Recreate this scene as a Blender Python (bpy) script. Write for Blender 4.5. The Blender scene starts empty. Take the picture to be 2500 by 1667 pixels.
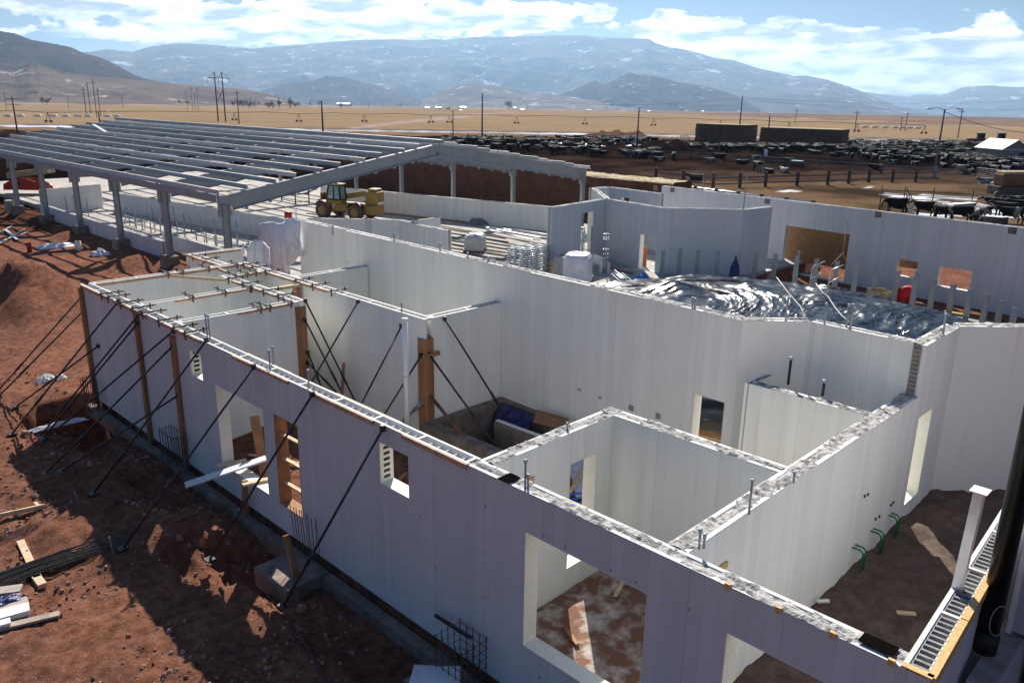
import bpy, bmesh, math, random
from mathutils import Vector, Matrix, noise
random.seed(7)
PI = math.pi
# ------------------------------------------------------------------ camera
W0, H0, FPX = 2500.0, 1667.0, 1968.0
PITCH, ROLL, TH, HC = math.radians(16.65), math.radians(0.95), math.radians(135.7), 8.41
sc = bpy.context.scene
C = sc.collection
def view_ray(px, py):
    x = (px - W0/2)/FPX; y = (py - H0/2)/FPX
    c, s = math.cos(ROLL), math.sin(ROLL)
    X = c*x + s*y; Y = -s*x + c*y
    fw = math.cos(PITCH) - Y*math.sin(PITCH); up = -math.sin(PITCH) - Y*math.cos(PITCH)
    return (math.sin(TH)*X - math.cos(TH)*fw, math.cos(TH)*X + math.sin(TH)*fw, up)
# positions from image pixels: view ray met with a given level / wall plane / distance
def lev(px, py, z=0.):
    a, b, c = view_ray(px, py); t = (z - HC)/c; return Vector((a*t, b*t, z))
def onx(px, py, X):
    a, b, c = view_ray(px, py); t = X/a; return Vector((X, b*t, HC + c*t))
def ony(px, py, Y):
    a, b, c = view_ray(px, py); t = Y/b; return Vector((a*t, Y, HC + c*t))
def far(px, py, d):
    a, b, c = view_ray(px, py); t = d/math.hypot(a, b); return Vector((a*t, b*t, HC + c*t))
def proj(x, y, z):
    z -= HC
    rt = math.sin(TH)*x + math.cos(TH)*y; fw = -math.cos(TH)*x + math.sin(TH)*y
    d = math.cos(PITCH)*fw - math.sin(PITCH)*z
    if d < .01: return (-9999, 9999)
    Y = -(math.sin(PITCH)*fw + math.cos(PITCH)*z)/d; X = rt/d
    c, s = math.cos(ROLL), math.sin(ROLL)
    return (W0/2 + FPX*(c*X - s*Y), H0/2 + FPX*(s*X + c*Y))
r_ = Vector((math.sin(TH), math.cos(TH), 0)); f0 = Vector((-math.cos(TH), math.sin(TH), 0)); up_ = Vector((0, 0, 1))
dn = -(math.sin(PITCH)*f0 + math.cos(PITCH)*up_); fwd = math.cos(PITCH)*f0 - math.sin(PITCH)*up_
cx_ = math.cos(ROLL)*r_ - math.sin(ROLL)*dn*-1*-1; cy_ = math.sin(ROLL)*r_ + math.cos(ROLL)*dn
cam = bpy.data.cameras.new('camera'); camo = bpy.data.objects.new('camera', cam); C.objects.link(camo)
cam.sensor_width = 36; cam.lens = FPX/W0*36; cam.clip_start = .1; cam.clip_end = 90000
M = Matrix((cx_, -cy_, -fwd)).transposed().to_4x4(); M.translation = Vector((0, 0, HC)); camo.matrix_world = M
sc.camera = camo
# ------------------------------------------------------------------ world, sun, exposure
SUN_AZ, SUN_EL = math.radians(45), math.radians(38)
sv = Vector((math.cos(SUN_AZ)*math.cos(SUN_EL), math.sin(SUN_AZ)*math.cos(SUN_EL), math.sin(SUN_EL)))
sl = bpy.data.lights.new('sun', 'SUN'); sl.energy = 5.0; sl.angle = math.radians(.5); sl.color = (1, .92, .82)
so = bpy.data.objects.new('sun', sl); C.objects.link(so); so.rotation_euler = sv.to_track_quat('Z', 'Y').to_euler()
sc.view_settings.view_transform = 'Standard'; sc.view_settings.look = 'None'; sc.view_settings.gamma = 1
sc.view_settings.exposure = 0.75
w = bpy.data.worlds.new('World'); sc.world = w; w.use_nodes = True
nt = w.node_tree; N = nt.nodes; L = nt.links; N.clear()
def wn(t, **k):
    n = N.new(t)
    for a, b in k.items(): setattr(n, a, b)
    return n
def mth(op, a, b=None, clamp=False):
    n = N.new('ShaderNodeMath'); n.operation = op; n.use_clamp = clamp
    for i, v in enumerate((a, b)):
        if v is None: continue
        if isinstance(v, (int, float)): n.inputs[i].default_value = v
        else: L.new(v, n.inputs[i])
    return n.outputs[0]
sky = wn('ShaderNodeTexSky', sky_type='NISHITA', sun_disc=False, sun_elevation=SUN_EL, sun_rotation=PI/2 - SUN_AZ, altitude=1500, air_density=1.0, dust_density=.6, ozone_density=1.5)
tc = wn('ShaderNodeTexCoord'); sep = wn('ShaderNodeSeparateXYZ'); L.new(tc.outputs['Generated'], sep.inputs[0])
az = mth('ARCTAN2', sep.outputs[1], sep.outputs[0]); el = mth('ARCSINE', sep.outputs[2])
def cloud_noise(sx, sy, scale, detail, off, dist=.0):
    cb = wn('ShaderNodeCombineXYZ'); L.new(mth('MULTIPLY', az, sx), cb.inputs[0]); L.new(mth('MULTIPLY', el, sy), cb.inputs[1]); cb.inputs[2].default_value = off
    n = wn('ShaderNodeTexNoise'); n.inputs['Scale'].default_value = scale; n.inputs['Detail'].default_value = detail; n.inputs['Roughness'].default_value = .56; n.inputs['Distortion'].default_value = dist
    L.new(cb.outputs[0], n.inputs['Vector']); return n.outputs[0]
n1 = cloud_noise(1.0, 2.3, 11.0, 10, 3.1, .1)
n2 = cloud_noise(1.0, 2.2, 30.0, 8, 9.3, .1)
def bump(px, py, wx, wy, amp):       # a bank of cloud round a bearing and height in the sky
    a, b, c = view_ray(px, py); a0 = math.atan2(b, a); e0 = math.atan2(c, math.hypot(a, b))
    dx = mth('DIVIDE', mth('SUBTRACT', az, a0), wx/FPX); dy = mth('DIVIDE', mth('SUBTRACT', el, e0), wy/FPX)
    q = mth('ADD', mth('MULTIPLY', dx, dx), mth('MULTIPLY', dy, dy))
    return mth('MULTIPLY', mth('POWER', 2.718, mth('MULTIPLY', q, -1)), amp)
dens = None
for b_ in ((200, 20, 520, 75, .42), (820, 40, 480, 75, .40), (1350, 40, 420, 42, .36), (520, 95, 500, 26, .24), (1750, 80, 260, 34, .32), (1980, 140, 330, 62, .46), (2230, 150, 330, 70, .44),
           (2450, 40, 70, 40, .34), (2480, 110, 60, 26, .22), (1625, 28, 36, 14, .28), (1905, 50, 24, 9, .24), (2180, 215, 420, 22, .24), (2450, 190, 120, 40, .26)):
    v = bump(*b_); dens = v if dens is None else mth('ADD', dens, v)
base = mth('ADD', mth('MULTIPLY', mth('SUBTRACT', n1, .5), 1.25), mth('MULTIPLY', mth('SUBTRACT', n2, .5), .75))
gen = mth('MULTIPLY', mth('GREATER_THAN', el, .22), -.3)
d_all = mth('SUBTRACT', mth('ADD', mth('ADD', base, dens), gen), .15)
rampm = wn('ShaderNodeMapRange'); rampm.inputs[1].default_value = .22; rampm.inputs[2].default_value = .29; rampm.clamp = True; L.new(d_all, rampm.inputs[0])
n3 = cloud_noise(1.0, 4.5, 16.0, 6, 17.7, .3)
shade = wn('ShaderNodeMapRange'); shade.inputs[1].default_value = .44; shade.inputs[2].default_value = .60; shade.inputs[3].default_value = 1.0; shade.inputs[4].default_value = .55
L.new(n3, shade.inputs[0])
ccol = wn('ShaderNodeMix', data_type='RGBA'); ccol.inputs[6].default_value = (4.6, 5.0, 6.0, 1); ccol.inputs[7].default_value = (14, 13.6, 13.0, 1)
fshade = wn('ShaderNodeMapRange'); fshade.inputs[1].default_value = .55; fshade.inputs[2].default_value = 1.0; L.new(shade.outputs[0], fshade.inputs[0]); L.new(fshade.outputs[0], ccol.inputs[0])
skt = wn('ShaderNodeMix', data_type='RGBA', blend_type='MULTIPLY'); skt.inputs[0].default_value = 1; L.new(sky.outputs[0], skt.inputs[6]); skt.inputs[7].default_value = (.86, .94, 1.02, 1)
lowk = wn('ShaderNodeMapRange'); lowk.inputs[1].default_value = .15; lowk.inputs[2].default_value = .6; lowk.inputs[3].default_value = .42; lowk.inputs[4].default_value = 1.15; L.new(el, lowk.inputs[0])
sks = wn('ShaderNodeVectorMath', operation='SCALE'); L.new(skt.outputs[2], sks.inputs[0]); L.new(lowk.outputs[0], sks.inputs['Scale'])
mx = wn('ShaderNodeMix', data_type='RGBA'); L.new(rampm.outputs[0], mx.inputs[0]); L.new(sks.outputs[0], mx.inputs[6]); L.new(ccol.outputs[2], mx.inputs[7])
bg = wn('ShaderNodeBackground'); bg.inputs[1].default_value = .065; L.new(mx.outputs[2], bg.inputs[0])
ow = wn('ShaderNodeOutputWorld'); L.new(bg.outputs[0], ow.inputs[0])
# ------------------------------------------------------------------ materials
def mat(name, col, rough=.8, metal=0., var=.15, scale=6., col2=None, bump=.0, bscale=None, spec=.3, coord='Object', stretch=(1, 1, 1), detail=6, thr=None):
    m = bpy.data.materials.new(name); m.use_nodes = True; t = m.node_tree; n = t.nodes; l = t.links
    b = n['Principled BSDF']; b.inputs['Roughness'].default_value = rough; b.inputs['Metallic'].default_value = metal; b.inputs['Specular IOR Level'].default_value = spec
    tc = n.new('ShaderNodeTexCoord'); mp = n.new('ShaderNodeMapping'); mp.inputs['Scale'].default_value = stretch
    if coord == 'World':
        g = n.new('ShaderNodeNewGeometry'); l.new(g.outputs['Position'], mp.inputs[0])
    else: l.new(tc.outputs['Object'], mp.inputs[0])
    no = n.new('ShaderNodeTexNoise'); no.inputs['Scale'].default_value = scale; no.inputs['Detail'].default_value = detail; no.inputs['Roughness'].default_value = .62; l.new(mp.outputs[0], no.inputs['Vector'])
    cr = n.new('ShaderNodeValToRGB')
    c2 = col2 if col2 else tuple(min(1, c*(1 + var)) for c in col)
    c1 = col if col2 else tuple(c*(1 - var) for c in col)
    lo, hi = thr if thr else (.35, .68)
    cr.color_ramp.elements[0].position = lo; cr.color_ramp.elements[1].position = hi
    cr.color_ramp.elements[0].color = (*c1, 1); cr.color_ramp.elements[1].color = (*c2, 1)
    l.new(no.outputs[0], cr.inputs[0]); l.new(cr.outputs[0], b.inputs['Base Color'])
    if bump:
        n2 = n.new('ShaderNodeTexNoise'); n2.inputs['Scale'].default_value = bscale or scale*3; n2.inputs['Detail'].default_value = 6; l.new(mp.outputs[0], n2.inputs['Vector'])
        bu = n.new('ShaderNodeBump'); bu.inputs['Strength'].default_value = bump; bu.inputs['Distance'].default_value = .03; l.new(n2.outputs[0], bu.inputs['Height']); l.new(bu.outputs[0], b.inputs['Normal'])
    m['nd'] = 1
    return m
def foam_mat(name, base, seam=.2, stain=(.50, .42, .30), amt=.35):
    m = bpy.data.materials.new(name); m.use_nodes = True; t = m.node_tree; n = t.nodes; l = t.links
    b = n['Principled BSDF']; b.inputs['Roughness'].default_value = .75; b.inputs['Specular IOR Level'].default_value = .25
    g = n.new('ShaderNodeNewGeometry'); s = n.new('ShaderNodeSeparateXYZ'); l.new(g.outputs['Position'], s.inputs[0])
    def mm(op, a, c=None):
        q = n.new('ShaderNodeMath'); q.operation = op
        for i, v in enumerate((a, c)):
            if v is None: continue
            if isinstance(v, (int, float)): q.inputs[i].default_value = v
            else: l.new(v, q.inputs[i])
        return q.outputs[0]
    u = mm('ADD', s.outputs[0], s.outputs[1])
    fr = mm('FRACT', mm('DIVIDE', u, seam)); line = mm('LESS_THAN', fr, .05)
    fr2 = mm('FRACT', mm('DIVIDE', u, seam*6)); line2 = mm('LESS_THAN', fr2, .012)
    pan = mm('FLOOR', mm('DIVIDE', u, seam)); wn_ = n.new('ShaderNodeTexWhiteNoise'); wn_.noise_dimensions = '1D'; l.new(pan, wn_.inputs['W'])
    mp = n.new('ShaderNodeMapping'); mp.inputs['Scale'].default_value = (1, 1, .07); l.new(g.outputs['Position'], mp.inputs[0])
    n1 = n.new('ShaderNodeTexNoise'); n1.inputs['Scale'].default_value = 5.5; n1.inputs['Detail'].default_value = 8; l.new(mp.outputs[0], n1.inputs['Vector'])
    n2 = n.new('ShaderNodeTexNoise'); n2.inputs['Scale'].default_value = 1.4; n2.inputs['Detail'].default_value = 5; l.new(g.outputs['Position'], n2.inputs['Vector'])
    mr = n.new('ShaderNodeMapRange'); mr.inputs[1].default_value = .62; mr.inputs[2].default_value = .8; mr.inputs[3].default_value = 0; mr.inputs[4].default_value = amt; l.new(n1.outputs[0], mr.inputs[0])
    c1 = n.new('ShaderNodeMix'); c1.data_type = 'RGBA'; c1.inputs[6].default_value = (*base, 1); c1.inputs[7].default_value = (*stain, 1); l.new(mr.outputs[0], c1.inputs[0])
    k = mm('ADD', mm('MULTIPLY', wn_.outputs[0], .09), mm('ADD', mm('MULTIPLY', n2.outputs[0], .10), .875))
    k = mm('MULTIPLY', k, mm('SUBTRACT', 1, mm('MULTIPLY', line, .07))); k = mm('MULTIPLY', k, mm('SUBTRACT', 1, mm('MULTIPLY', line2, .14)))
    # scattered scuffs
    v = n.new('ShaderNodeTexNoise'); v.inputs['Scale'].default_value = 7; v.inputs['Detail'].default_value = 9; v.inputs['Roughness'].default_value = .75; l.new(g.outputs['Position'], v.inputs['Vector'])
    sm = n.new('ShaderNodeMapRange'); sm.inputs[1].default_value = .70; sm.inputs[2].default_value = .78; sm.inputs[3].default_value = 1; sm.inputs[4].default_value = .72; l.new(v.outputs[0], sm.inputs[0])
    k = mm('MULTIPLY', k, sm.outputs[0])
    c2 = n.new('ShaderNodeVectorMath'); c2.operation = 'SCALE'; l.new(c1.outputs[2], c2.inputs[0]); l.new(k, c2.inputs['Scale'])
    l.new(c2.outputs[0], b.inputs['Base Color'])
    bu = n.new('ShaderNodeBump'); bu.inputs['Strength'].default_value = .25; bu.inputs['Distance'].default_value = .01; l.new(mm('SUBTRACT', 1, line), bu.inputs['Height']); l.new(bu.outputs[0], b.inputs['Normal'])
    return m
FOAM = foam_mat('foam_panel', (.80, .805, .76)); FOAM_SHADE = foam_mat('foam_panel_shade', (.61, .625, .645), .2, (.44, .36, .30), .4)  # second foam is the same panel with cool sky-lit shade painted into its colour
JAMB = mat('foam_jamb', (.70, .69, .62), .7, var=.06)
WEB = mat('foam_web', (.62, .61, .58), .6, var=.12, scale=20)
CONC = mat('concrete', (.34, .33, .31), .9, var=.25, scale=3, bump=.3)
RCON = mat('rough_concrete', (.11, .11, .11), .95, col2=(.46, .45, .43), scale=9, bump=.9, bscale=26, coord='World', thr=(.36, .56))
CONCD = mat('old_concrete', (.21, .17, .14), .9, var=.35, scale=2.5, bump=.3)
WOOD = mat('lumber', (.32, .16, .075), .75, var=.3, scale=5, stretch=(1, 1, .15), bump=.15)
WOODL = mat('pale_lumber', (.58, .44, .28), .75, var=.2, scale=6, bump=.1)
PLY = mat('reddish_board', (.48, .30, .20), .75, var=.3, scale=6)
OSB = mat('strand_board', (.52, .30, .10), .75, col2=(.72, .50, .24), scale=30)
PIPE = mat('dark_steel', (.055, .06, .065), .45, .6, var=.35, scale=12)
RUST = mat('rusty_steel', (.18, .10, .07), .8, .2, var=.45, scale=10)
REB = mat('rebar_steel', (.10, .085, .075), .6, .4, var=.4, scale=14)
GALV = mat('galvanized_steel', (.31, .37, .41), .38, .35, var=.10, scale=1.6)
GALVD = mat('dull_galvanized', (.30, .33, .35), .42, .35, var=.09, scale=2)
GALVB = mat('bright_galvanized', (.66, .67, .68), .36, .6, var=.15, scale=3)
WHITE = mat('white_plastic', (.75, .75, .74), .45, var=.06)
TARP = mat('white_tarp', (.66, .67, .72), .45, var=.12, scale=3, bump=.5, bscale=7)
BLUE = mat('blue_tarp', (.03, .04, .14), .4, var=.3, scale=3, bump=.4)
BLACKP = mat('black_plastic', (.005, .005, .005), .23, var=.3, scale=3, spec=.55, bump=.25, bscale=3)
BLACK = mat('black_rubber', (.02, .02, .02), .5, var=.3)
SNOW = mat('snow', (.82, .84, .88), .6, var=.05)
GREEN = mat('green_pipe_paint', (.01, .16, .06), .5, var=.2)
RED = mat('red_paint', (.38, .03, .02), .45, var=.25)
YEL = mat('faded_yellow_paint', (.42, .25, .05), .55, col2=(.26, .17, .07), scale=4)
GLASS = mat('cab_glass', (.22, .36, .34), .08, .0, var=.25, spec=.9)
TYRE = mat('dusty_tyre', (.13, .085, .075), .9, var=.3, scale=6)
HAY = mat('hay_bales', (.13, .068, .042), .95, col2=(.22, .12, .07), scale=1.1, bump=.7, bscale=7, coord='World')
HAYW = mat('old_hay_bales', (.075, .036, .027), .95, col2=(.12, .060, .042), scale=1.1, bump=.7, bscale=7, coord='World')
STRAW = mat('straw', (.42, .34, .20), .95, var=.4, scale=5, bump=.6, coord='World')
BARK = mat('pole_wood', (.13, .095, .07), .9, var=.3, scale=5)
FENCE = mat('weathered_rail', (.09, .075, .065), .85, var=.4, scale=3)
RAILG = mat('grey_pipe_rail', (.32, .32, .32), .5, .4, var=.2)
HOLE_SHADE = mat('cavity_shade', (.006, .005, .005), 1., spec=0.)  # matte black that paints the shade of a recess; nothing is cut
# ------------------------------------------------------------------ mesh helpers
class MB:
    def __init__(s): s.v = []; s.f = []
    def add(s, vs, fs):
        o = len(s.v); s.v += [tuple(v) for v in vs]; s.f += [tuple(i + o for i in f) for f in fs]; return s
    def box(s, x0, y0, z0, x1, y1, z1):
        if x0 > x1: x0, x1 = x1, x0
        if y0 > y1: y0, y1 = y1, y0
        if z0 > z1: z0, z1 = z1, z0
        return s.add([(x0, y0, z0), (x1, y0, z0), (x1, y1, z0), (x0, y1, z0), (x0, y0, z1), (x1, y0, z1), (x1, y1, z1), (x0, y1, z1)],
                     [(0, 3, 2, 1), (4, 5, 6, 7), (0, 1, 5, 4), (1, 2, 6, 5), (2, 3, 7, 6), (3, 0, 4, 7)])
    def bar(s, p, q, w, h, up=(0, 0, 1)):       # rectangular bar from p to q
        p = Vector(p); q = Vector(q); d = (q - p).normalized(); u = Vector(up)
        if abs(d.dot(u)) > .98: u = Vector((1, 0, 0))
        a = d.cross(u).normalized(); b = a.cross(d).normalized(); a *= w/2; b *= h/2
        return s.add([p - a - b, p + a - b, p + a + b, p - a + b, q - a - b, q + a - b, q + a + b, q - a + b],
                     [(0, 3, 2, 1), (4, 5, 6, 7), (0, 1, 5, 4), (1, 2, 6, 5), (2, 3, 7, 6), (3, 0, 4, 7)])
    def tube(s, pts, r, n=8, r2=None):
        pts = [Vector(p) for p in pts]; k = len(pts); vs = []; fs = []; pa = None
        for i, p in enumerate(pts):
            d = (pts[min(i + 1, k - 1)] - pts[max(i - 1, 0)]).normalized()
            if pa is None:
                pa = d.cross(Vector((0, 0, 1)));
                if pa.length < .05: pa = d.cross(Vector((1, 0, 0)))
            a = (pa - d*pa.dot(d)).normalized(); pa = a; b = d.cross(a)
            rr = r if r2 is None else r + (r2 - r)*i/(k - 1)
            for j in range(n):
                t = 2*PI*j/n; vs.append(p + a*math.cos(t)*rr + b*math.sin(t)*rr)
        for i in range(k - 1):
            for j in range(n):
                fs.append((i*n + j, i*n + (j + 1) % n, (i + 1)*n + (j + 1) % n, (i + 1)*n + j))
        fs.append(tuple(range(n))[::-1]); fs.append(tuple((k - 1)*n + j for j in range(n)))
        return s.add(vs, fs)
    def disc(s, c, r, h, n=24, axis='z'):
        c = Vector(c); d = {'x': Vector((1, 0, 0)), 'y': Vector((0, 1, 0)), 'z': Vector((0, 0, 1))}[axis]
        return s.tube([c - d*h/2, c + d*h/2], r, n)
    def loft(s, rings):
        n = len(rings[0]); o = [v for r in rings for v in r]; fs = []
        for i in range(len(rings) - 1):
            for j in range(n): fs.append((i*n + j, i*n + (j + 1) % n, (i + 1)*n + (j + 1) % n, (i + 1)*n + j))
        fs.append(tuple(range(n))[::-1]); fs.append(tuple((len(rings) - 1)*n + j for j in range(n)))
        return s.add(o, fs)
    def mesh(s, name, m, smooth=False):
        me = bpy.data.meshes.new(name); me.from_pydata(s.v, [], s.f); me.validate()
        if m: me.materials.append(m)
        if smooth: me.polygons.foreach_set('use_smooth', [True]*len(me.polygons))
        me.update(); return me
    def build(s, name, m, parent=None, smooth=False, bevel=0):
        o = bpy.data.objects.new(name, s.mesh(name, m, smooth)); C.objects.link(o)
        if parent: o.parent = parent; o.matrix_parent_inverse = Matrix.Translation(-parent.location) if parent.type == 'EMPTY' else Matrix.Identity(4)
        if bevel:
            b = o.modifiers.new('b', 'BEVEL'); b.width = bevel; b.segments = 2; b.limit_method = 'ANGLE'
        return o
def tag(o, label, cat, group=None, kind=None):
    if label: o['label'] = label
    if cat: o['category'] = cat
    if group: o['group'] = group
    if kind: o['kind'] = kind
    return o
def thing(name, label, cat, loc=(0, 0, 0), group=None):
    o = bpy.data.objects.new(name, None); o.location = loc; o.empty_display_size = .2; C.objects.link(o); return tag(o, label, cat, group)
def local_thing(name, label, cat, loc, rz=0, group=None):     # parts are given in the thing's own space
    o = thing(name, label, cat, loc, group); o.rotation_euler = (0, 0, rz); o['loc_space'] = 1; return o
def lpart(mb, name, m, parent, smooth=False, bevel=0):
    o = mb.build(name, m, None, smooth, bevel); o.parent = parent; return o
def dup(root, loc, rz=None, label=None, group=None, scale=None):
    r = root.copy(); C.objects.link(r); r.location = loc
    if rz is not None: r.rotation_euler = (0, 0, rz)
    if scale: r.scale = scale
    if label: r['label'] = label
    if group: r['group'] = group
    for ch in list(root.children):
        c = ch.copy(); C.objects.link(c); c.parent = r
        for g in ch.children:
            d = g.copy(); C.objects.link(d); d.parent = c
    return r
def nz(x, y, z=0., s=1.): return noise.noise(Vector((x*s, y*s, z)))
def fbm(x, y, z=0., o=5): return noise.fractal(Vector((x, y, z)), 1.0, 2.0, o)
def sst(a, b, x):
    t = max(0, min(1, (x - a)/(b - a))); return t*t*(3 - 2*t)
# ------------------------------------------------------------------ ground (one sheet to the horizon)
GX = -0.48
PIT = (12.7, 15.28, 12.3, 15.28)
mounds = []
for px, py, r, h in ((118, 745, 1.55, 1.65), (30, 735, 1.7, 1.6), (70, 775, 1.5, 1.0), (640-40, 1235, 0, 0), (165, 585, 1.2, .5), (330, 650, 1.6, .6), (215, 1015, 0, 0), (480, 1300, 1.5, .35), (180, 1290, 1.2, .25), (340, 1120, 1.4, .3)):
    if r: p = lev(px, py, GX); mounds.append((p.x, p.y, r, h))
hole1 = lev(190, 1010, GX); hole2 = lev(560, 1345, GX)
def gz(x, y):
    r = math.hypot(x, y)
    # level of the wide plain
    if r > 300: zf = -1 - .0078*(r - 300)
    else: zf = -1
    near = GX
    if (7.7 < x < 45 and -8 < y < 25.14) or (12.0 < x < 45 and y < 27.6 and y > 20) or (16 < x < 45 and 20 < y < 34):
        near = -.14
        if 7.9 < x < 15.5 and 8.3 < y < 25: near = -.30 + .16*nz(x, y, 3, .7) + .10*nz(x, y, 8, 2.2)
        if PIT[0] < x < PIT[1] and PIT[2] < y < PIT[3]: near = -2.4
        if x > 16 and y > 7: near = -.12
        if x > 36.4 and y < 19.4: near = -.62
    elif 17.0 < x < 45 and 34 <= y < 100: near = -.10
    else:
        t = sst(7.68, 6.9, x) if x < 7.7 else 1
        near = GX + .10*fbm(x*.35, y*.35, 0, 3) + .045*fbm(x*1.6, y*1.6, 5, 4)*1
        if x < 7.7 and y < 30:
            a = max(0, -x*.7 + y*.1)
            near += .040*fbm(x*4, y*4, 9, 5) + .05*max(0, .35 - abs(noise.noise(Vector((x*1.1, y*1.1, 41)))))*noise.noise(Vector((x*5.2, y*5.2, 7)))*3
            # wheel ruts and tread marks in the sunlit dirt
            for x0, ph in ((2.2, 0), (3.4, 1.1)):
                d_ = abs(x - x0 - .35*math.sin(y*.35 + ph)); 
                if d_ < .35: near += .03*math.sin(y*22 + 8*abs(x - x0))*(1 - d_/.35) - .03*(1 - d_/.35)
        for mx_, my_, mr, mh in mounds:
            d = math.hypot(x - mx_, (y - my_)*.8)/mr
            if d < 1.6: near += mh*math.exp(-d*d*2.2)*(1 + .35*fbm(x*1.3, y*1.3, 2, 4))
        if 5.9 < x < 7.7 and -6 < y < 25.6:      # trench beside the footing
            t = sst(5.95, 6.45, x + .25*fbm(y*.6, 1, 0, 3)); near -= .45*t
        for hp, hr, hd in ((hole1, 1.5, 1.0), (hole2, 1.1, .5)):
            d = math.hypot(x - hp.x, y - hp.y)/hr
            if d < 1.5: near -= hd*sst(1.08, .86, d + .15*nz(x, y, 4, 2))
    k = sst(62, 95, r)
    if x < -6: k = max(k, sst(40, 80, r))
    z = near*(1 - k) + zf*k
    if 60 < r < 170: z += .22*fbm(x*.07, y*.07, 1, 4)*sst(60, 90, r)*sst(170, 140, r)
    return z
def axis(lo, a, b, st, c, st2, hi, ratio=1.045):
    o = []; v = a; s = st
    while v > lo: s *= ratio*1.04; v -= s; o.append(v)
    o.reverse(); v = a
    while v < b: o.append(v); v += st
    while v < c: o.append(v); v += st2
    s = st2
    while v < hi: o.append(v); s *= ratio; v += s
    return o
xs = axis(-9000, -5.5, 7.75, .085, 62, .55, 24000)
ys = axis(-3000, 3.0, 30, .095, 92, .55, 24000)
vs = []; fs = []; cols = []
def lerp3(a, b, t): return tuple(a[i]*(1 - t) + b[i]*t for i in range(3))
SOIL = (.285, .130, .083); GOLD = (.25, .178, .108); BRN = (.16, .105, .08); PINK = (.22, .165, .14); PEN = (.018, .010, .008); PENB = (.046, .030, .022); TAN = (.24, .155, .10); SN = (.74, .76, .80)
def gcol(x, y, z):
    r = math.hypot(x, y)
    if r < 62: 
        if x > 20 and y > 34: return (.46, .42, .37)
        return lerp3(SOIL, (.20, .095, .065), max(0, min(1, .5 + 1.3*fbm(x*.7, y*.7, 4, 6))))
    px, py = proj(x, y, z)
    if py > 3000: return SOIL
    yc = py - .0166*(px - 1250) - (3.0*(abs(px - 1250)/1250)**2)
    n = fbm(px*.012, yc*.09, 3, 4); n2 = fbm(px*.004, yc*.2, 7, 3)
    up = 268 + max(0, (px - 1500)*.022) + (3 if px < 600 else 0)
    if r < 150 and px < 900 and yc > 322: return lerp3(SOIL, PEN, .6 + .4*n)
    if 334 < yc + 2*n < 374 + .014*max(0, px - 1000)*1.2 and px > 1040: return lerp3((.010, .007, .006), (.028, .015, .011), max(0, min(1, .4 + 1.4*n)))
    if yc > 336 + 4*n:
        c = lerp3(PEN, PENB, max(0, min(1, .4 + n)))
        rr = math.hypot(x - 40, y)
        if px > 1560 and 405 < yc + .0166*(px - 1250) - 12 < 470: c = lerp3(PENB, (.085, .055, .038), max(0, min(1, .5 + n)))
        if px > 1480 and yc + .0166*(px - 1250) > 443:
            c = lerp3((.17, .11, .065), PENB, max(0, min(1, .35 + 1.4*fbm(x*.08, y*.08, 3, 4))))
            if fbm(x*.12, y*.12, 11, 5) > .34: c = SN
        return c
    if yc > 327: return lerp3(TAN, BRN, max(0, min(1, .5 + 1.2*n)))
    if yc > 323.5: return lerp3((.40, .34, .30), SN, max(0, min(1, .2 + 1.5*n2)))
    if yc > 320: return (.13, .13, .14)
    if yc > up:
        c = lerp3(GOLD, (.30, .215, .135), max(0, min(1, .5 + .9*fbm(px*.003, yc*.35, 1, 3))))
        # farm track across the golden field
        if 850 < px < 1240:
            t = (px - 850)/390; ym = 316 - 42*t**.85
            if abs(py - ym) < 3.2 - 1.6*t: c = (.36, .28, .25)
        return c
    if yc > up - 3: return lerp3((.34, .25, .2), (.17, .13, .11), max(0, min(1, .5 + 2*n)))
    if yc > up - 14: return lerp3(TAN, BRN, max(0, min(1, .5 + 1.5*n2)))
    c = lerp3(PINK, BRN, max(0, min(1, .5 + 1.8*n2)))
    if n2 > .33 and 255 < yc < 262: c = SN
    return c
for j, y in enumerate(ys):
    for i, x in enumerate(xs):
        z = gz(x, y); vs.append((x, y, z))
nx_ = len(xs)
for j in range(len(ys) - 1):
    for i in range(nx_ - 1):
        a = j*nx_ + i; fs.append((a, a + 1, a + nx_ + 1, a + nx_))
me = bpy.data.meshes.new('ground'); me.from_pydata(vs, [], fs)
ca = me.color_attributes.new('Col', 'FLOAT_COLOR', 'POINT')
buf = []
for v in vs: buf += [*gcol(*v), 1.]
ca.data.foreach_set('color', buf)
me.polygons.foreach_set('use_smooth', [True]*len(me.polygons))
gm = bpy.data.materials.new('ground_soil'); gm.use_nodes = True; t = gm.node_tree; n = t.nodes; l = t.links; b = n['Principled BSDF']; b.inputs['Roughness'].default_value = .95; b.inputs['Specular IOR Level'].default_value = 0
at = n.new('ShaderNodeAttribute'); at.attribute_name = 'Col'; g = n.new('ShaderNodeNewGeometry')
na = n.new('ShaderNodeTexNoise'); na.inputs['Scale'].default_value = 4.5; na.inputs['Detail'].default_value = 12; na.inputs['Roughness'].default_value = .7; l.new(g.outputs['Position'], na.inputs['Vector'])
mr = n.new('ShaderNodeMapRange'); mr.inputs[1].default_value = .3; mr.inputs[2].default_value = .72; mr.inputs[3].default_value = .38; mr.inputs[4].default_value = 1.6; l.new(na.outputs[0], mr.inputs[0])
sc_ = n.new('ShaderNodeVectorMath'); sc_.operation = 'SCALE'; l.new(at.outputs['Color'], sc_.inputs[0]); l.new(mr.outputs[0], sc_.inputs['Scale'])
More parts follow.
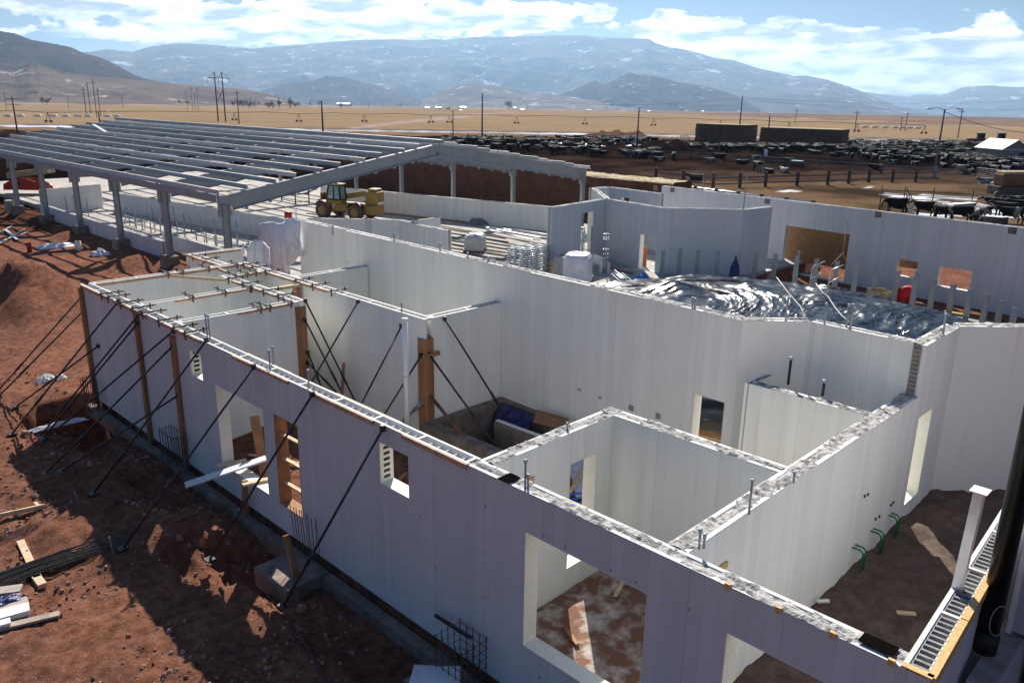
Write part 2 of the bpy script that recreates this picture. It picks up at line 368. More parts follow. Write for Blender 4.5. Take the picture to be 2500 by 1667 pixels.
# small pale stones in the soil
vo = n.new('ShaderNodeTexVoronoi'); vo.inputs['Scale'].default_value = 14; l.new(g.outputs['Position'], vo.inputs['Vector'])
st = n.new('ShaderNodeMapRange'); st.inputs[1].default_value = .16; st.inputs[2].default_value = .22; st.inputs[3].default_value = 1; st.inputs[4].default_value = 0; l.new(vo.outputs['Distance'], st.inputs[0])
rs = n.new('ShaderNodeSeparateColor'); l.new(vo.outputs['Color'], rs.inputs[0]); gt = n.new('ShaderNodeMath'); gt.operation = 'GREATER_THAN'; gt.inputs[1].default_value = .62; l.new(rs.outputs[0], gt.inputs[0])
cd = n.new('ShaderNodeCameraData'); lt = n.new('ShaderNodeMath'); lt.operation = 'MULTIPLY'; l.new(st.outputs[0], lt.inputs[0]); l.new(gt.outputs[0], lt.inputs[1])
sx_ = n.new('ShaderNodeVectorMath'); sx_.operation = 'LENGTH'; l.new(g.outputs['Position'], sx_.inputs[0]); nr = n.new('ShaderNodeMath'); nr.operation = 'LESS_THAN'; nr.inputs[1].default_value = 70; l.new(sx_.outputs['Value'], nr.inputs[0])
l2 = n.new('ShaderNodeMath'); l2.operation = 'MULTIPLY'; l.new(lt.outputs[0], l2.inputs[0]); l.new(nr.outputs[0], l2.inputs[1])
n.remove(cd)
mxs = n.new('ShaderNodeMix'); mxs.data_type = 'RGBA'; l.new(l2.outputs[0], mxs.inputs[0]); l.new(sc_.outputs[0], mxs.inputs[6]); mxs.inputs[7].default_value = (.42, .30, .25, 1)
l.new(mxs.outputs[2], b.inputs['Base Color'])
nb = n.new('ShaderNodeTexNoise'); nb.inputs['Scale'].default_value = 22; nb.inputs['Detail'].default_value = 12; nb.inputs['Roughness'].default_value = .75; l.new(g.outputs['Position'], nb.inputs['Vector'])
ad = n.new('ShaderNodeMath'); ad.operation = 'ADD'; l.new(nb.outputs[0], ad.inputs[0]); l.new(l2.outputs[0], ad.inputs[1])
bu = n.new('ShaderNodeBump'); bu.inputs['Strength'].default_value = 1.; bu.inputs['Distance'].default_value = .09; l.new(ad.outputs[0], bu.inputs['Height']); l.new(bu.outputs[0], b.inputs['Normal'])
me.materials.append(gm); go = bpy.data.objects.new('ground', me); C.objects.link(go); tag(go, None, None, None, 'structure')
# clods and stones over the dirt beside the building
random.seed(21); mb = MB(); cnt = 0
while cnt < 7500:
    x = random.uniform(-4.5, 7.2); y = random.uniform(4, 42) if random.random() < .75 else random.uniform(6, 24)
    if fbm(x*.5, y*.5, 17, 4) < random.uniform(-.35, .45): continue
    rr_ = random.choice((.012, .018, .025, .035)) * random.uniform(.8, 1.7)*(2.1 if random.random() < .03 else 1); z = gz(x, y); pts = []
    for k in range(6): a = PI*k/3 + random.random()*.6; pts.append((x + rr_*math.cos(a)*random.uniform(.7, 1.2), y + rr_*math.sin(a)*random.uniform(.7, 1.2), z - .004))
    tp = (x + rr_*.2, y, z + rr_*random.uniform(.7, 1.3)); q = [((p[0] + tp[0])/2*1.0 + (p[0] - tp[0])*.12, (p[1] + tp[1])/2 + (p[1] - tp[1])*.12, z + rr_*.75) for p in pts]
    mb.add(pts + q + [tp], [(k, (k + 1) % 6, 6 + (k + 1) % 6, 6 + k) for k in range(6)] + [(6 + k, 6 + (k + 1) % 6, 12) for k in range(6)]); cnt += 1
tag(mb.build('gravel', mat('clods', (.20, .09, .06), .95, col2=(.42, .27, .21), scale=2.2, coord='World', thr=(.42, .62))), None, None, None, 'stuff')
# ------------------------------------------------------------------ mountains
def mtn_mat(name, c1, c2, snow, sc1, thr):
    m = mat(name, c1, 1., col2=c2, scale=sc1, detail=12, coord='World', thr=(.3, .7), spec=0.)
    t = m.node_tree; n = t.nodes; l = t.links; b = n['Principled BSDF']
    g = n.new('ShaderNodeNewGeometry'); no = n.new('ShaderNodeTexNoise'); mp = n.new('ShaderNodeMapping'); mp.inputs['Scale'].default_value = (1, 1, 2.2); l.new(g.outputs['Position'], mp.inputs[0])
    no.inputs['Scale'].default_value = sc1*2.2; no.inputs['Detail'].default_value = 14; no.inputs['Roughness'].default_value = .68; l.new(mp.outputs[0], no.inputs['Vector'])
    r = n.new('ShaderNodeMapRange'); r.inputs[1].default_value = thr; r.inputs[2].default_value = thr + .10; r.inputs[4].default_value = .75; l.new(no.outputs[0], r.inputs[0])
    mx = n.new('ShaderNodeMix'); mx.data_type = 'RGBA'; l.new(r.outputs[0], mx.inputs[0]); l.new(b.inputs['Base Color'].links[0].from_socket, mx.inputs[6]); mx.inputs[7].default_value = (*snow, 1); l.new(mx.outputs[2], b.inputs['Base Color'])
    return m
def ridge(name, sky_pts, d0, d1, m, px0, px1, step, foot=None, rough=.5, seed=0, rows=46, back=.35, nscale=.02):
    sky_pts = sorted(sky_pts)
    def S(px):
        if px <= sky_pts[0][0]: return sky_pts[0][1]
        for a, b2 in zip(sky_pts, sky_pts[1:]):
            if px <= b2[0]: return a[1] + (b2[1] - a[1])*(px - a[0])/(b2[0] - a[0])
        return sky_pts[-1][1]
    vs = []; fs = []; px = px0; cols_ = []
    while px <= px1: cols_.append(px); px += step
    for px in cols_:
        a, b2, c = view_ray(px, 250); az_ = math.atan2(b2, a)
        crest = far(px, S(px) + 1.2*nz(px*.11, seed) + .6*nz(px*.4, seed), d1)
        for k in range(rows + 1):
            s = k/rows; d = d0 + (d1 - d0)*s if s <= 1 else 0
            x, y = math.cos(az_)*d, math.sin(az_)*d; base_ = -1 - .0078*(d - 300)
            hgt = crest.z - (-1 - .0078*(d1 - 300))
            wgl = s*(1 - s)*4
            q = noise.ridged_multi_fractal(Vector((x*nscale/ d1*300, y*nscale/d1*300, seed)), 1., 2.1, 6, 1., 2.) - 1.0
            z = base_ + hgt*(s**1.12) - min(1, wgl*1.15)*(1 - s**6)*rough*hgt*.17*max(0, 1.25 - q)
            if k == 0: z -= 12
            elif z < base_ - 2: z = base_ - 2
            vs.append((x, y, z))
        for k in range(1, 9):
            d = d1 + (d1*back)*k/8; vs.append((math.cos(az_)*d, math.sin(az_)*d, (crest.z)*(1 - (k/8)) - 120*k/8))
    R_ = rows + 9
    for i in range(len(cols_) - 1):
        for k in range(R_ - 1):
            a = i*R_ + k; fs.append((a, a + R_, a + R_ + 1, a + 1))
    me = bpy.data.meshes.new(name); me.from_pydata(vs, [], fs); me.materials.append(m); me.polygons.foreach_set('use_smooth', [True]*len(me.polygons))
    o = bpy.data.objects.new(name, me); C.objects.link(o); tag(o, None, None, None, 'structure'); return o
M1 = mtn_mat('mountain_rock', (.07, .062, .062), (.17, .14, .125), (.80, .84, .92), .0016, .575)
M2 = mtn_mat('foothill_scrub', (.08, .058, .05), (.22, .165, .135), (.78, .78, .80), .0035, .58)
M3 = mtn_mat('dark_hillside', (.028, .024, .026), (.10, .075, .065), (.74, .75, .80), .003, .60)
ridge('distant_mountains', [(-500, 140), (234, 128), (278, 121), (336, 128), (370, 118), (405, 111), (452, 106), (524, 110), (629, 119), (700, 113), (770, 108), (828, 102), (869, 99), (973, 96), (1028, 99), (1060, 96), (1082, 98), (1158, 91), (1255, 90), (1357, 87), (1425, 87), (1451, 91), (1574, 95), (1590, 105), (1624, 116), (1650, 119), (1679, 125), (1704, 132), (1730, 141), (1784, 148), (1838, 166), (1874, 174), (1932, 186), (1961, 185), (2012, 195), (2048, 206), (2091, 220), (2130, 236), (2200, 262), (2300, 280), (2900, 300)], 7500, 13500, M1, -420, 2330, 3.5, rough=1.0, seed=3, rows=110, nscale=.04)
ridge('far_mountains', [(1900, 250), (2060, 232), (2100, 224), (2156, 231), (2214, 237), (2243, 231), (2294, 233), (2322, 224), (2344, 213), (2409, 209), (2450, 212), (2500, 213), (2700, 205), (2950, 214)], 15000, 20500, M1, 1880, 2900, 5, rough=.9, seed=8, nscale=.06)
ridge('left_mountain', [(-520, 96), (-300, 92), (-60, 84), (0, 77), (30, 78), (60, 83), (100, 99), (150, 108), (190, 116), (220, 131), (260, 142), (300, 162), (330, 180), (352, 190), (400, 202), (520, 246), (640, 290)], 3500, 5000, M3, -480, 560, 3, rough=.9, seed=5, rows=90, nscale=.04)
ridge('left_foothills', [(-500, 160), (-100, 172), (40, 172), (80, 158), (110, 160), (160, 176), (250, 188), (350, 196), (420, 204), (500, 210), (600, 218), (640, 227), (700, 240), (760, 262)], 2600, 3450, M2, -480, 720, 3, rough=.9, seed=9, rows=70, nscale=.05)
ridge('low_dark_hills', [(640, 222), (700, 206), (760, 200), (800, 186), (847, 190), (898, 204), (937, 213), (973, 222), (1000, 232), (1040, 250)], 7000, 8300, M3, 640, 1040, 3, rough=.9, seed=13, rows=40, nscale=.03)
ridge('middle_hills', [(1040, 240), (1080, 222), (1125, 208), (1176, 204), (1226, 214), (1290, 226), (1350, 230), (1420, 240), (1480, 252), (1600, 268)], 6000, 7400, M2, 1030, 1600, 3, rough=.8, seed=17, rows=40, nscale=.03)
ridge('pointed_hill', [(1330, 244), (1380, 226), (1407, 217), (1440, 201), (1450, 197), (1472, 209), (1487, 202), (1510, 188), (1534, 177), (1550, 183), (1566, 184), (1595, 186), (1650, 201), (1671, 203), (1726, 213), (1769, 224), (1802, 237), (1830, 252), (1870, 272)], 6600, 8000, M3, 1320, 1860, 2.5, rough=1.1, seed=21, rows=80, nscale=.07)
# ------------------------------------------------------------------ foam block walls
class Fr:                                   # wall frame: s along the face, t into the wall, z up
    def __init__(s, p, q):
        s.p = Vector((p[0], p[1], 0)); d = Vector((q[0], q[1], 0)) - s.p; s.L = d.length; s.u = d/s.L; s.n = Vector((-s.u.y, s.u.x, 0))
        if s.n.dot(Vector((1, 1, 0))) < 0: s.n = -s.n      # thickness runs away from the camera
    def pt(s, a, t, z): v = s.p + s.u*a + s.n*t; return (v.x, v.y, z)
    def box(s, mb, a0, a1, t0, t1, z0, z1):
        P = s.pt; f = [(0, 3, 2, 1), (4, 5, 6, 7), (0, 1, 5, 4), (1, 2, 6, 5), (2, 3, 7, 6), (3, 0, 4, 7)]
        mb.add([P(a0, t0, z0), P(a1, t0, z0), P(a1, t1, z0), P(a0, t1, z0), P(a0, t0, z1), P(a1, t0, z1), P(a1, t1, z1), P(a0, t1, z1)], f)
    def hit(s, px, py):                     # where the ray through an image pixel meets the wall face
        a, b, c = view_ray(px, py); den = a*s.n.x + b*s.n.y; t = (s.p.x*s.n.x + s.p.y*s.n.y)/den
        x, y = a*t, b*t; return ((x - s.p.x)*s.u.x + (y - s.p.y)*s.u.y, HC + c*t)
def cuts(L0, L1, z0, z1, ops):
    out = []; e = sorted(set([L0, L1] + [max(L0, min(L1, v)) for o in ops for v in o[:2]]))
    for a, b in zip(e, e[1:]):
        if b - a < 1e-4: continue
        zs = sorted([(o[2], o[3]) for o in ops if o[0] <= a + 1e-5 and o[1] >= b - 1e-5]); z = z0
        for c0, c1 in zs:
            if c0 > z: out.append((a, b, z, c0))
            z = max(z, c1)
        if z < z1: out.append((a, b, z, z1))
    return out
def wall(label, p, q, z0, z1, th=.28, ops=(), kind='solid', m=None, seedv=0, boards=None, dark=False, jamb=True, cells=()):
    m = m or FOAM; fr = Fr(p, q); root = thing('foam_block_wall', label, 'wall', (p[0], p[1], z0)); ft = .065
    for t0, t1 in ((0, ft), (th - ft, th)):
        mb = MB()
        for a, b, c, d in cuts(0, fr.L, z0, z1, ops): fr.box(mb, a, b, t0, t1, c, d)
        mb.build('foam_panel', m, root)
    mb = MB(); ztop = z1 - (.02 if kind == 'solid' else .45)
    for a, b, c, d in cuts(.002, fr.L - .002, z0, ztop, [(o[0] - .001, o[1] + .001, o[2], o[3]) for o in ops]): fr.box(mb, a, b, ft, th - ft, c, d)
    mb.build('core', CONCD if kind != 'solid' else CONC, root)
    if kind == 'solid':                     # trowelled and broken concrete along the top
        mb = MB(); na_ = max(2, int(fr.L/.05)); nt_ = 7; vs = []
        for i in range(na_ + 1):
            a = fr.L*i/na_
            for j in range(nt_ + 1):
                t_ = -.004 + (th + .008)*j/nt_
                chunk = .018*noise.cell(Vector((a*1.9 + seedv, j*.4, seedv))) if True else 0
                h = z1 + .004 + .020*fbm(a*9, t_*9, seedv + 3, 4) + chunk - (.012 if j in (0, nt_) else 0)
                vs.append(fr.pt(a, t_, max(z1 - .015, h)))
        fs = [(i*(nt_ + 1) + j, (i + 1)*(nt_ + 1) + j, (i + 1)*(nt_ + 1) + j + 1, i*(nt_ + 1) + j + 1) for i in range(na_) for j in range(nt_)]
        mb.add(vs, fs)
        mb.build('rough_concrete_top', CONCD if dark else RCON, root)
    else:
        mb = MB(); a = .05
        rims = ((0, .045), (th - .045, th)) 
        for t0, t1 in rims: fr.box(mb, 0, fr.L, t0 - .002, t1 + .002, z1 + .001, z1 + .016)
        k = 0
        while a < fr.L - .05:
            wide = (k % 6 == 0)
            fr.box(mb, a, a + (.05 if wide else .014), .046, th - .046, z1 - (.03 if wide else .16), z1 + (.014 if wide else -.03))
            a += .2; k += 1
        mb.build('webbing', WEB, root)
    if jamb:
        for o in ops:
            a, b, c, d = o[:4]; mb = MB(); e = .018
            fr.box(mb, a + .001, a + e, -.003, th + .003, c + .001, d - .001); fr.box(mb, b - e, b - .001, -.003, th + .003, c + .001, d - .001)
            if c > z0 + .02: fr.box(mb, a + e, b - e, -.004, th + .004, c + .001, c + e)
            fr.box(mb, a + e, b - e, -.004, th + .004, d - e, d - .001)
            mb.build('opening_frame', o[4] if len(o) > 4 else JAMB, root)
    for (a, zc0, zc1, sgn) in cells:          # open block cells in a reveal, their inner shade painted as solid black blocks
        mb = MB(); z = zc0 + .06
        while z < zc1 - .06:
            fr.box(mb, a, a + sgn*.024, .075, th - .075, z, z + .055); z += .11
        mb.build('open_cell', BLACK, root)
    if boards:
        for (a, b, side, wd) in boards:
            mb = MB(); t0 = -.035 if side == 0 else th + .003
            fr.box(mb, a, b, t0, t0 + .032, z1 - wd, z1 + .012); mb.build('edge_board', PLY, root)
    root['fl'] = fr.L; return root, fr
H1, H2, HM = 3.05, 4.085, 3.35
FX = 7.63
bd = [(.0, 1.6, 0, .07), (2.4, 4.2, 0, .07), (5.2, 7.5, 0, .06), (9.0, 11.2, 0, .06), (12.0, 14.2, 0, .08), (14.6, 16.7, 0, .08), (13.4, 15.6, 1, .08), (9.9, 12.3, 1, .06), (5.6, 7.4, 1, .06), (2.0, 4.0, 1, .06)]
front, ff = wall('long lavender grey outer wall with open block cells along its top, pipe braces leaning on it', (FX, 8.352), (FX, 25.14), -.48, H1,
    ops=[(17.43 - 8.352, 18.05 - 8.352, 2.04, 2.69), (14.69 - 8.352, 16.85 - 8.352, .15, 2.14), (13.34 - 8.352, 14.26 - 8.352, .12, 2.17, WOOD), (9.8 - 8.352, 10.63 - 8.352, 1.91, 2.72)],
    kind='open', m=FOAM_SHADE, boards=bd, cells=((18.05 - 8.352 - .0, 2.06, 2.67, -1), (10.63 - 8.352, 1.93, 2.70, -1)))
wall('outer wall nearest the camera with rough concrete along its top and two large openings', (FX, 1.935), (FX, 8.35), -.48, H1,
    ops=[(4.95 - 1.935, 7.12 - 1.935, .47, 2.43), (2.57 - 1.935, 3.84 - 1.935, .35, 2.46)], m=FOAM_SHADE, seedv=1)
wall('cross wall closing the far left end, timber boards along its top', (7.912, 24.86), (12.528, 24.86), -.48, H1, kind='open', boards=[(0, 4.5, 0, .07), (.3, 4.3, 1, .06)])
wall('second cross wall from the far left end with a thin ladder of webs on top', (7.912, 21.42), (11.128, 21.42), -.48, H1, kind='open', boards=[(.9, 3.0, 0, .05)])
wall('third cross wall from the far left end, ending at the brown timber corner post', (7.912, 19.07), (11.128, 19.07), -.48, H1, kind='open', boards=[(1.5, 3.1, 0, .05)])
wall('short wall running back from the timber corner post, clamped and boarded on top', (11.13, 19.07), (11.13, 23.30), -.48, H1, kind='open', boards=[(.6, 3.6, 0, .06), (.3, 3.2, 1, .06)])
wall('very short cross wall where clamps and boards crowd together', (11.13, 23.302), (12.528, 23.302), -.48, H1, kind='open', boards=[(0, 1.3, 0, .06)])
wall('wall with the white standpipe in front of it, long ladder of webs on top', (12.53, 15.32), (12.53, 25.14), -.48, H1, kind='open', boards=[(4.4, 9.6, 0, .06), (5.2, 9.3, 1, .05)])
wall('short cross wall with a dark strip on top, meeting the tall wall below its small square window', (12.812, 21.8), (15.44, 21.8), -.48, H1, kind='open')
wall('cross wall behind the brown pit with a dark strip at its right end', (12.812, 15.32), (15.24, 15.32), -.3, H1, kind='open')
wall('stub wall beyond the far left rooms with timber sticking out over its end', (11.95, 25.142), (11.95, 27.45), -.48, H1, kind='open', boards=[(0, 2.8, 0, .06), (0, 2.3, 1, .06)])
wall('far short wall behind the white wrapped bundle', (11.95, 27.452), (13.95, 27.452), -.48, H1, kind='open', boards=[(.2, 1.9, 0, .06)])
_, r1 = wall('rough topped wall with a narrow doorway showing blue hoses', (7.912, 8.07), (10.898, 8.07), -.1, H1, ops=[(9.74 - 7.912, 10.48 - 7.912, .41, 2.47)], seedv=4)
wall('rough topped wall closing the back of the near room', (10.9, 4.902), (10.9, 8.35), -.1, H1, seedv=5)
wall('long rough topped cross wall between the near room and the dark sand room', (7.912, 4.6), (15.948, 4.6), -.1, H1, th=.30, seedv=6)
hw, hf = wall('tall end of the cross wall with exposed block cells on its stepped edge and a tall slot opening', (15.95, 4.6), (17.98, 4.6), -.1, H2, th=.30, ops=[(.26, 1.06, .62, 2.56)], seedv=7)
mb = MB(); z = H1 + .08
while z < H2 - .08: hf.box(mb, -.006, .02, .085, .215, z, z + .055); z += .085
mb.build('open_cell', CONCD, hw)
wall('slanting tall wall at the right edge behind the dark sand room', (17.982, 4.6), (21.6, .98), -.1, H2, th=.30, seedv=8)
wall('partition wall with a dark left half of its top and two black conduits', (14.25, 4.902), (14.25, 7.18), -.1, H1, seedv=9, th=.22)
wall('small zigzag pier piece joining the partition to the tall wall', (14.252, 7.182), (15.06, 7.182), -.1, H1, seedv=10, th=.16, dark=True)
wall('tall pale wall across the middle of the site with a rough white top edge', (15.0, 7.92), (15.62, 26.3), -.3, H2, th=.30, ops=[(.22, 1.02, 0.0, 2.2), (15.05, 15.33, 2.70, 3.05)], seedv=11)
wall('narrow slanting face of the tall wall beside its doorway', (15.0, 7.918), (16.0, 6.90), -.1, H2, th=.28, seedv=12)
wall('tall wall with a rust streak between the slanting face and the stepped edge', (16.002, 6.898), (15.96, 4.902), -.1, H2, th=.28, seedv=13)
brw, brf = wall('right hand outer wall with orange board edging and closely spaced webs on top', (FX, 1.65), (15.5, 2.06), -.48, H1, th=.283, kind='open', m=FOAM_SHADE)
mb = MB()
a = .12
while a < brf.L - .1: brf.box(mb, a, a + .035, .05, .233, H1 - .06, H1 + .002); a += .105
mb.build('webbing', mat('grey_web', (.24, .24, .24), .6, var=.3, scale=15), brw)
for a in range(6):
    mb = MB(); brf.box(mb, a*1.25 + .01, a*1.25 + 1.235, -.035, .045, H1 + .018, H1 + .034); brf.box(mb, a*1.25 + .01, a*1.25 + 1.235, -.037, -.004, H1 - .10, H1 + .017); mb.build('edge_board', OSB, brw)
mb = MB(); mb.box(FX - .004, 1.651, -.48, FX - .001, 1.934, H1 - .001); mb.build('foam_panel', FOAM_SHADE, brw)
mb = MB(); mb.box(FX - .02, 1.64, H1 + .018, FX + .06, 1.93, H1 + .034); mb.build('edge_board', OSB, brw)
# middle building round the rotary platform
def W2(px, py, z): v = lev(px, py, z); return (v.x, v.y)
m0, m1, m2, m3, m4 = [W2(*p, HM) for p in ((1348, 507), (1480, 486), (1620, 508), (1820, 512), (1886, 505))]
fA, fB = W2(1616, 454, HM), W2(2500, 557, HM)
def op_px(fr, tl, tr, zb=0., extra=()): a = fr.hit(*tl); b = fr.hit(*tr); return (min(a[0], b[0]), max(a[0], b[0]), zb, (a[1] + b[1])/2, *extra)
f_ = Fr(m0, m1); wall('blue grey wall with a doorway behind the stacked panels', m0, m1, -.1, HM, ops=[op_px(f_, (1420, 518), (1449, 518.5))], m=FOAM_SHADE, seedv=14)
f_ = Fr(m1, m2); wall('blue grey wall with a tall light patch and a doorway half filled by a board', m1, m2, -.1, HM, ops=[op_px(f_, (1563, 573), (1604, 577))], m=FOAM_SHADE, seedv=15)
wall('slanting blue grey wall behind the row of stall posts', m2, m3, -.1, HM, m=FOAM_SHADE, seedv=16)
wall('short projecting wall section left of the wide opening', m3, m4, -.1, HM, m=FOAM_SHADE, seedv=17)
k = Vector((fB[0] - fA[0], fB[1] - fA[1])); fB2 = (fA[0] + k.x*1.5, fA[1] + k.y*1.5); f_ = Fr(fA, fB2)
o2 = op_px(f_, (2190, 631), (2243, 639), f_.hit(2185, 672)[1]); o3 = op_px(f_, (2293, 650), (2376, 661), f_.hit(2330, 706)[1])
wall('long far blue grey wall of the parlour with one wide opening and two small windows', fA, fB2, -.62, HM, ops=[op_px(f_, (1918, 550), (2076, 571), -.56), o2, o3], m=FOAM_SHADE, seedv=18)
q0, q1, q2 = [W2(*p, HM) for p in ((1446, 460), (1487, 457), (1614, 473))]
wall('short wall end standing against the brown hay bale wall', q0, q1, -.1, HM, m=FOAM, seedv=19)
f_ = Fr(q1, q2); wall('back wall of the small far room with a brown window', q1, q2, -.1, HM, ops=[op_px(f_, (1516, 481), (1537, 483), f_.hit(1526, 496)[1])], m=FOAM_SHADE, seedv=20)
wall('white topped wall seen end on behind the doorway wall', (m1[0] + .25, m1[1] + .3), q0, -.1, HM, m=FOAM, seedv=21)
# long low walls inside the steel barn
a, b_ = W2(1346, 505, 1.65), W2(782, 454, 1.65)
wall('long low white wall behind the yellow telehandler', a, b_, -.1, 1.65, th=.25, seedv=22)
wall('low grey wall behind the rows of galvanized posts', (25.4, 41.5), (22.5, 63.2), -.1, 1.35, th=.25, seedv=23, m=FOAM_SHADE)
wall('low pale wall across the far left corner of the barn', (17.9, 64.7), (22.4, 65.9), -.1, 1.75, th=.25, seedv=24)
wall('low lavender wall behind the barn columns', (17.62, 43.9), (17.62, 64.4), -.6, .8, th=.25, m=FOAM_SHADE, seedv=25)
wall('low lavender wall at the near corner column of the barn', (18.9, 33.2), (18.9, 46.8), -.6, .8, th=.25, m=FOAM_SHADE, seedv=26)
def lowseg(label, a, b, z1, sd): wall(label, W2(*a, z1), W2(*b, z1), -.1, z1, th=.26, m=FOAM, seedv=sd)
lowseg('pale inner wall just beyond the tall wall under the telehandler', (760, 533), (968, 537), 2.3, 27)
lowseg('pale inner wall running right to the hose end', (970, 537), (1003, 543), 2.3, 28)
lowseg('short pale wall with a clean end near the long rails', (1006, 541), (1075, 531), 2.3, 29)
lowseg('pale inner wall with a small slot opening beside the scaffold', (1004, 546), (1092, 563), 2.3, 30)
# floors
def slab(name, x0, y0, x1, y1, z0, z1, m): mb = MB(); mb.box(x0, y0, z0, x1, y1, z1); return tag(mb.build(name, m), None, None, None, 'structure')
FLOOR = mat('floor_concrete', (.36, .34, .31), .85, var=.3, scale=1.2, coord='World')
slab('parlour_floor', 15.7, 4.95, 36.6, 33.0, -.7, 0.0, FLOOR)
slab('parlour_floor', 36.602, 19.6, 44.0, 33.0, -.7, -.001, FLOOR)
slab('cow_lane', 36.602, 2.0, 39.4, 19.598, -.9, -.55, CONCD)
FLB = mat('pale_floor_concrete', (.40, .37, .33), .9, var=.25, scale=.8, coord='World')
slab('barn_floor', 19.2, 33.02, 45.0, 92, -.3, -.004, FLB)
# sand fill in the right hand room
mb = MB(); nx2, ny2 = 170, 60; vs = []
for j in range(ny2 + 1):
    for i in range(nx2 + 1):
        x = 7.93 + 12.6*i/nx2; y = 1.6 + 3.05*j/ny2; 
        z = .22 + .016*(x - 8) + .05*fbm(x*1.1, y*1.1, 3, 4) + .075*(noise.turbulence(Vector((x*2.7, y*2.7, 4)), 3, False) - .5)
        vs.append((x, y, z))
mb.add(vs, [(j*(nx2 + 1) + i, j*(nx2 + 1) + i + 1, (j + 1)*(nx2 + 1) + i + 1, (j + 1)*(nx2 + 1) + i) for j in range(ny2) for i in range(nx2)])
SAND = mat('dark_sand', (.11, .075, .058), .95, var=.3, scale=4, coord='World', bump=1., bscale=7)
tag(mb.build('sand', SAND, None, True), None, None, None, 'structure')
# near room floor: red soil with spilled concrete dust
mb = MB(); vs = []
for j in range(61):
    for i in range(61):
        x = 7.92 + 2.97*i/60; y = 4.91 + 3.15*j/60; vs.append((x, y, -.02 + .035*fbm(x*2, y*2, 3, 5)))
mb.add(vs, [(j*61 + i, j*61 + i + 1, (j + 1)*61 + i + 1, (j + 1)*61 + i) for j in range(60) for i in range(60)])
tag(mb.build('room_soil', mat('dusty_soil', (.19, .10, .065), .95, col2=(.50, .46, .42), scale=2.6, coord='World', bump=.8, bscale=18, thr=(.46, .66), detail=12), None, True), None, None, None, 'structure')
slab('back_room_floor', 11.2, 4.92, 14.2, 15.2, -.3, -.04, FLOOR) if False else None
# concrete footings along the outer wall
mb = MB(); mb.box(7.40, 1.3, -1.05, 7.628, 25.5, -.70); tag(mb.build('concrete_footing', CONCD), 'dark concrete footing strip at the foot of the long outer wall', 'footing')
for (x0, y0, x1, y1, lb) in ((6.7, 7.4, 7.6, 8.9, 'concrete pad under the square rebar cage'), (6.6, 12.4, 7.6, 13.6, 'concrete pad under the leaning rebar starter bars')):
    mb = MB(); mb.box(x0, y0, -1.1, x1, y1, -.66); tag(mb.build('concrete_pad', CONCD, bevel=.02), lb, 'footing pad')
# ------------------------------------------------------------------ pit
pit = thing('concrete_pit', 'brown concrete pit with a dividing wall below the tall wall', 'pit', (11.9, 11.9, -2.4))
for bx in ((15.0, 12.0, 15.26, 15.25), (12.702, 15.0, 14.998, 15.25), (12.35, 12.0, 12.70, 15.25)):
    mb = MB(); mb.box(bx[0], bx[1], -2.5, bx[2], bx[3], .32); mb.build('pit_wall', CONCD, pit)
dv = lev(1213, 1027, .3); dv2 = lev(1345, 1075, .3)
mb = MB(); mb.bar((dv.x, dv.y, -.75), (dv2.x, dv2.y - .1, -.75), .22, 2.1); mb.build('dividing_wall', CONCD, pit)
mb = MB(); mb.bar((dv.x, dv.y, .322), (dv2.x, dv2.y - .1, .322), .12, .02); mb.build('top_strip', WHITE, pit)
slab('pit_floor', 12.5, 12.0, 15.3, 15.3, -2.7, -2.38, CONCD)
# blue tarp and plywood sheet at the pit
mb = MB(); vs = []
A = onx(1228, 967, 14.95); B = onx(1312, 1000, 14.95)
for i in range(25):
    for j in range(13):
        s, q = i/24, j/12; y = A.y + (B.y - A.y)*s*1.02; z = .30 - .62*q*(1 - .35*s); x = 14.93 - .5*q - .09*math.sin(s*17 + q*5) - .05*nz(s*9, q*6)
        vs.append((x, y, z + .02*nz(s*12, q*9, 2)))
mb.add(vs, [(i*13 + j, i*13 + j + 1, (i + 1)*13 + j + 1, (i + 1)*13 + j) for i in range(24) for j in range(12)])
o = mb.build('blue_tarp', BLUE, None, True); sm = o.modifiers.new('s', 'SOLIDIFY'); sm.thickness = .01; tag(o, 'dark blue tarp hanging over the edge of the brown pit', 'tarp')
P1, P2, P3, P4 = onx(1312, 1000, 14.9), onx(1390, 1022, 14.9), onx(1384, 1052, 14.3), onx(1303, 1032, 14.3)
mb = MB(); nn = Vector((-.03, 0, .02)); mb.add([P1, P2, P3, P4, P1 + nn, P2 + nn, P3 + nn, P4 + nn], [(0, 1, 2, 3), (7, 6, 5, 4), (0, 4, 5, 1), (1, 5, 6, 2), (2, 6, 7, 3), (3, 7, 4, 0)])
tag(mb.build('plywood_sheet', WOOD), 'brown plywood sheet lying against the tall wall over the pit', 'plywood')
mb = MB(); p = lev(1052, 1040, 0); mb.tube([(p.x - .15, p.y + .1, -.2), (p.x, p.y, .33)], .19, 14); tag(mb.build('barrel', BLACK, None, True), 'black drum standing at the left corner of the pit', 'drum')
# wall boxes on the tall wall
for px, py, wd, hg in ((1415, 951, .11, .06), (1465, 970, .10, .06), (1541, 995, .14, .14), (1607, 1015, .14, .14)):
    p = onx(px, py, 15.0 + (onx(px, py, 15.1).y - 7.92)*.0338); mb = MB(); mb.box(p.x - .012, p.y - wd/2, p.z - hg/2, p.x + .03, p.y + wd/2, p.z + hg/2)
    mb.box(p.x - .016, p.y - wd*.28, p.z - hg*.2, p.x - .012, p.y + wd*.28, p.z + hg*.2)
    tag(mb.build('outlet_box', GALVD), 'small grey electrical box set low in the tall wall, %s' % {1415: 'leftmost of four', 1465: 'second of four from the left', 1541: 'third of four from the left', 1607: 'rightmost of four beside the doorway'}[px], 'electrical box', 'boxes in the tall wall')
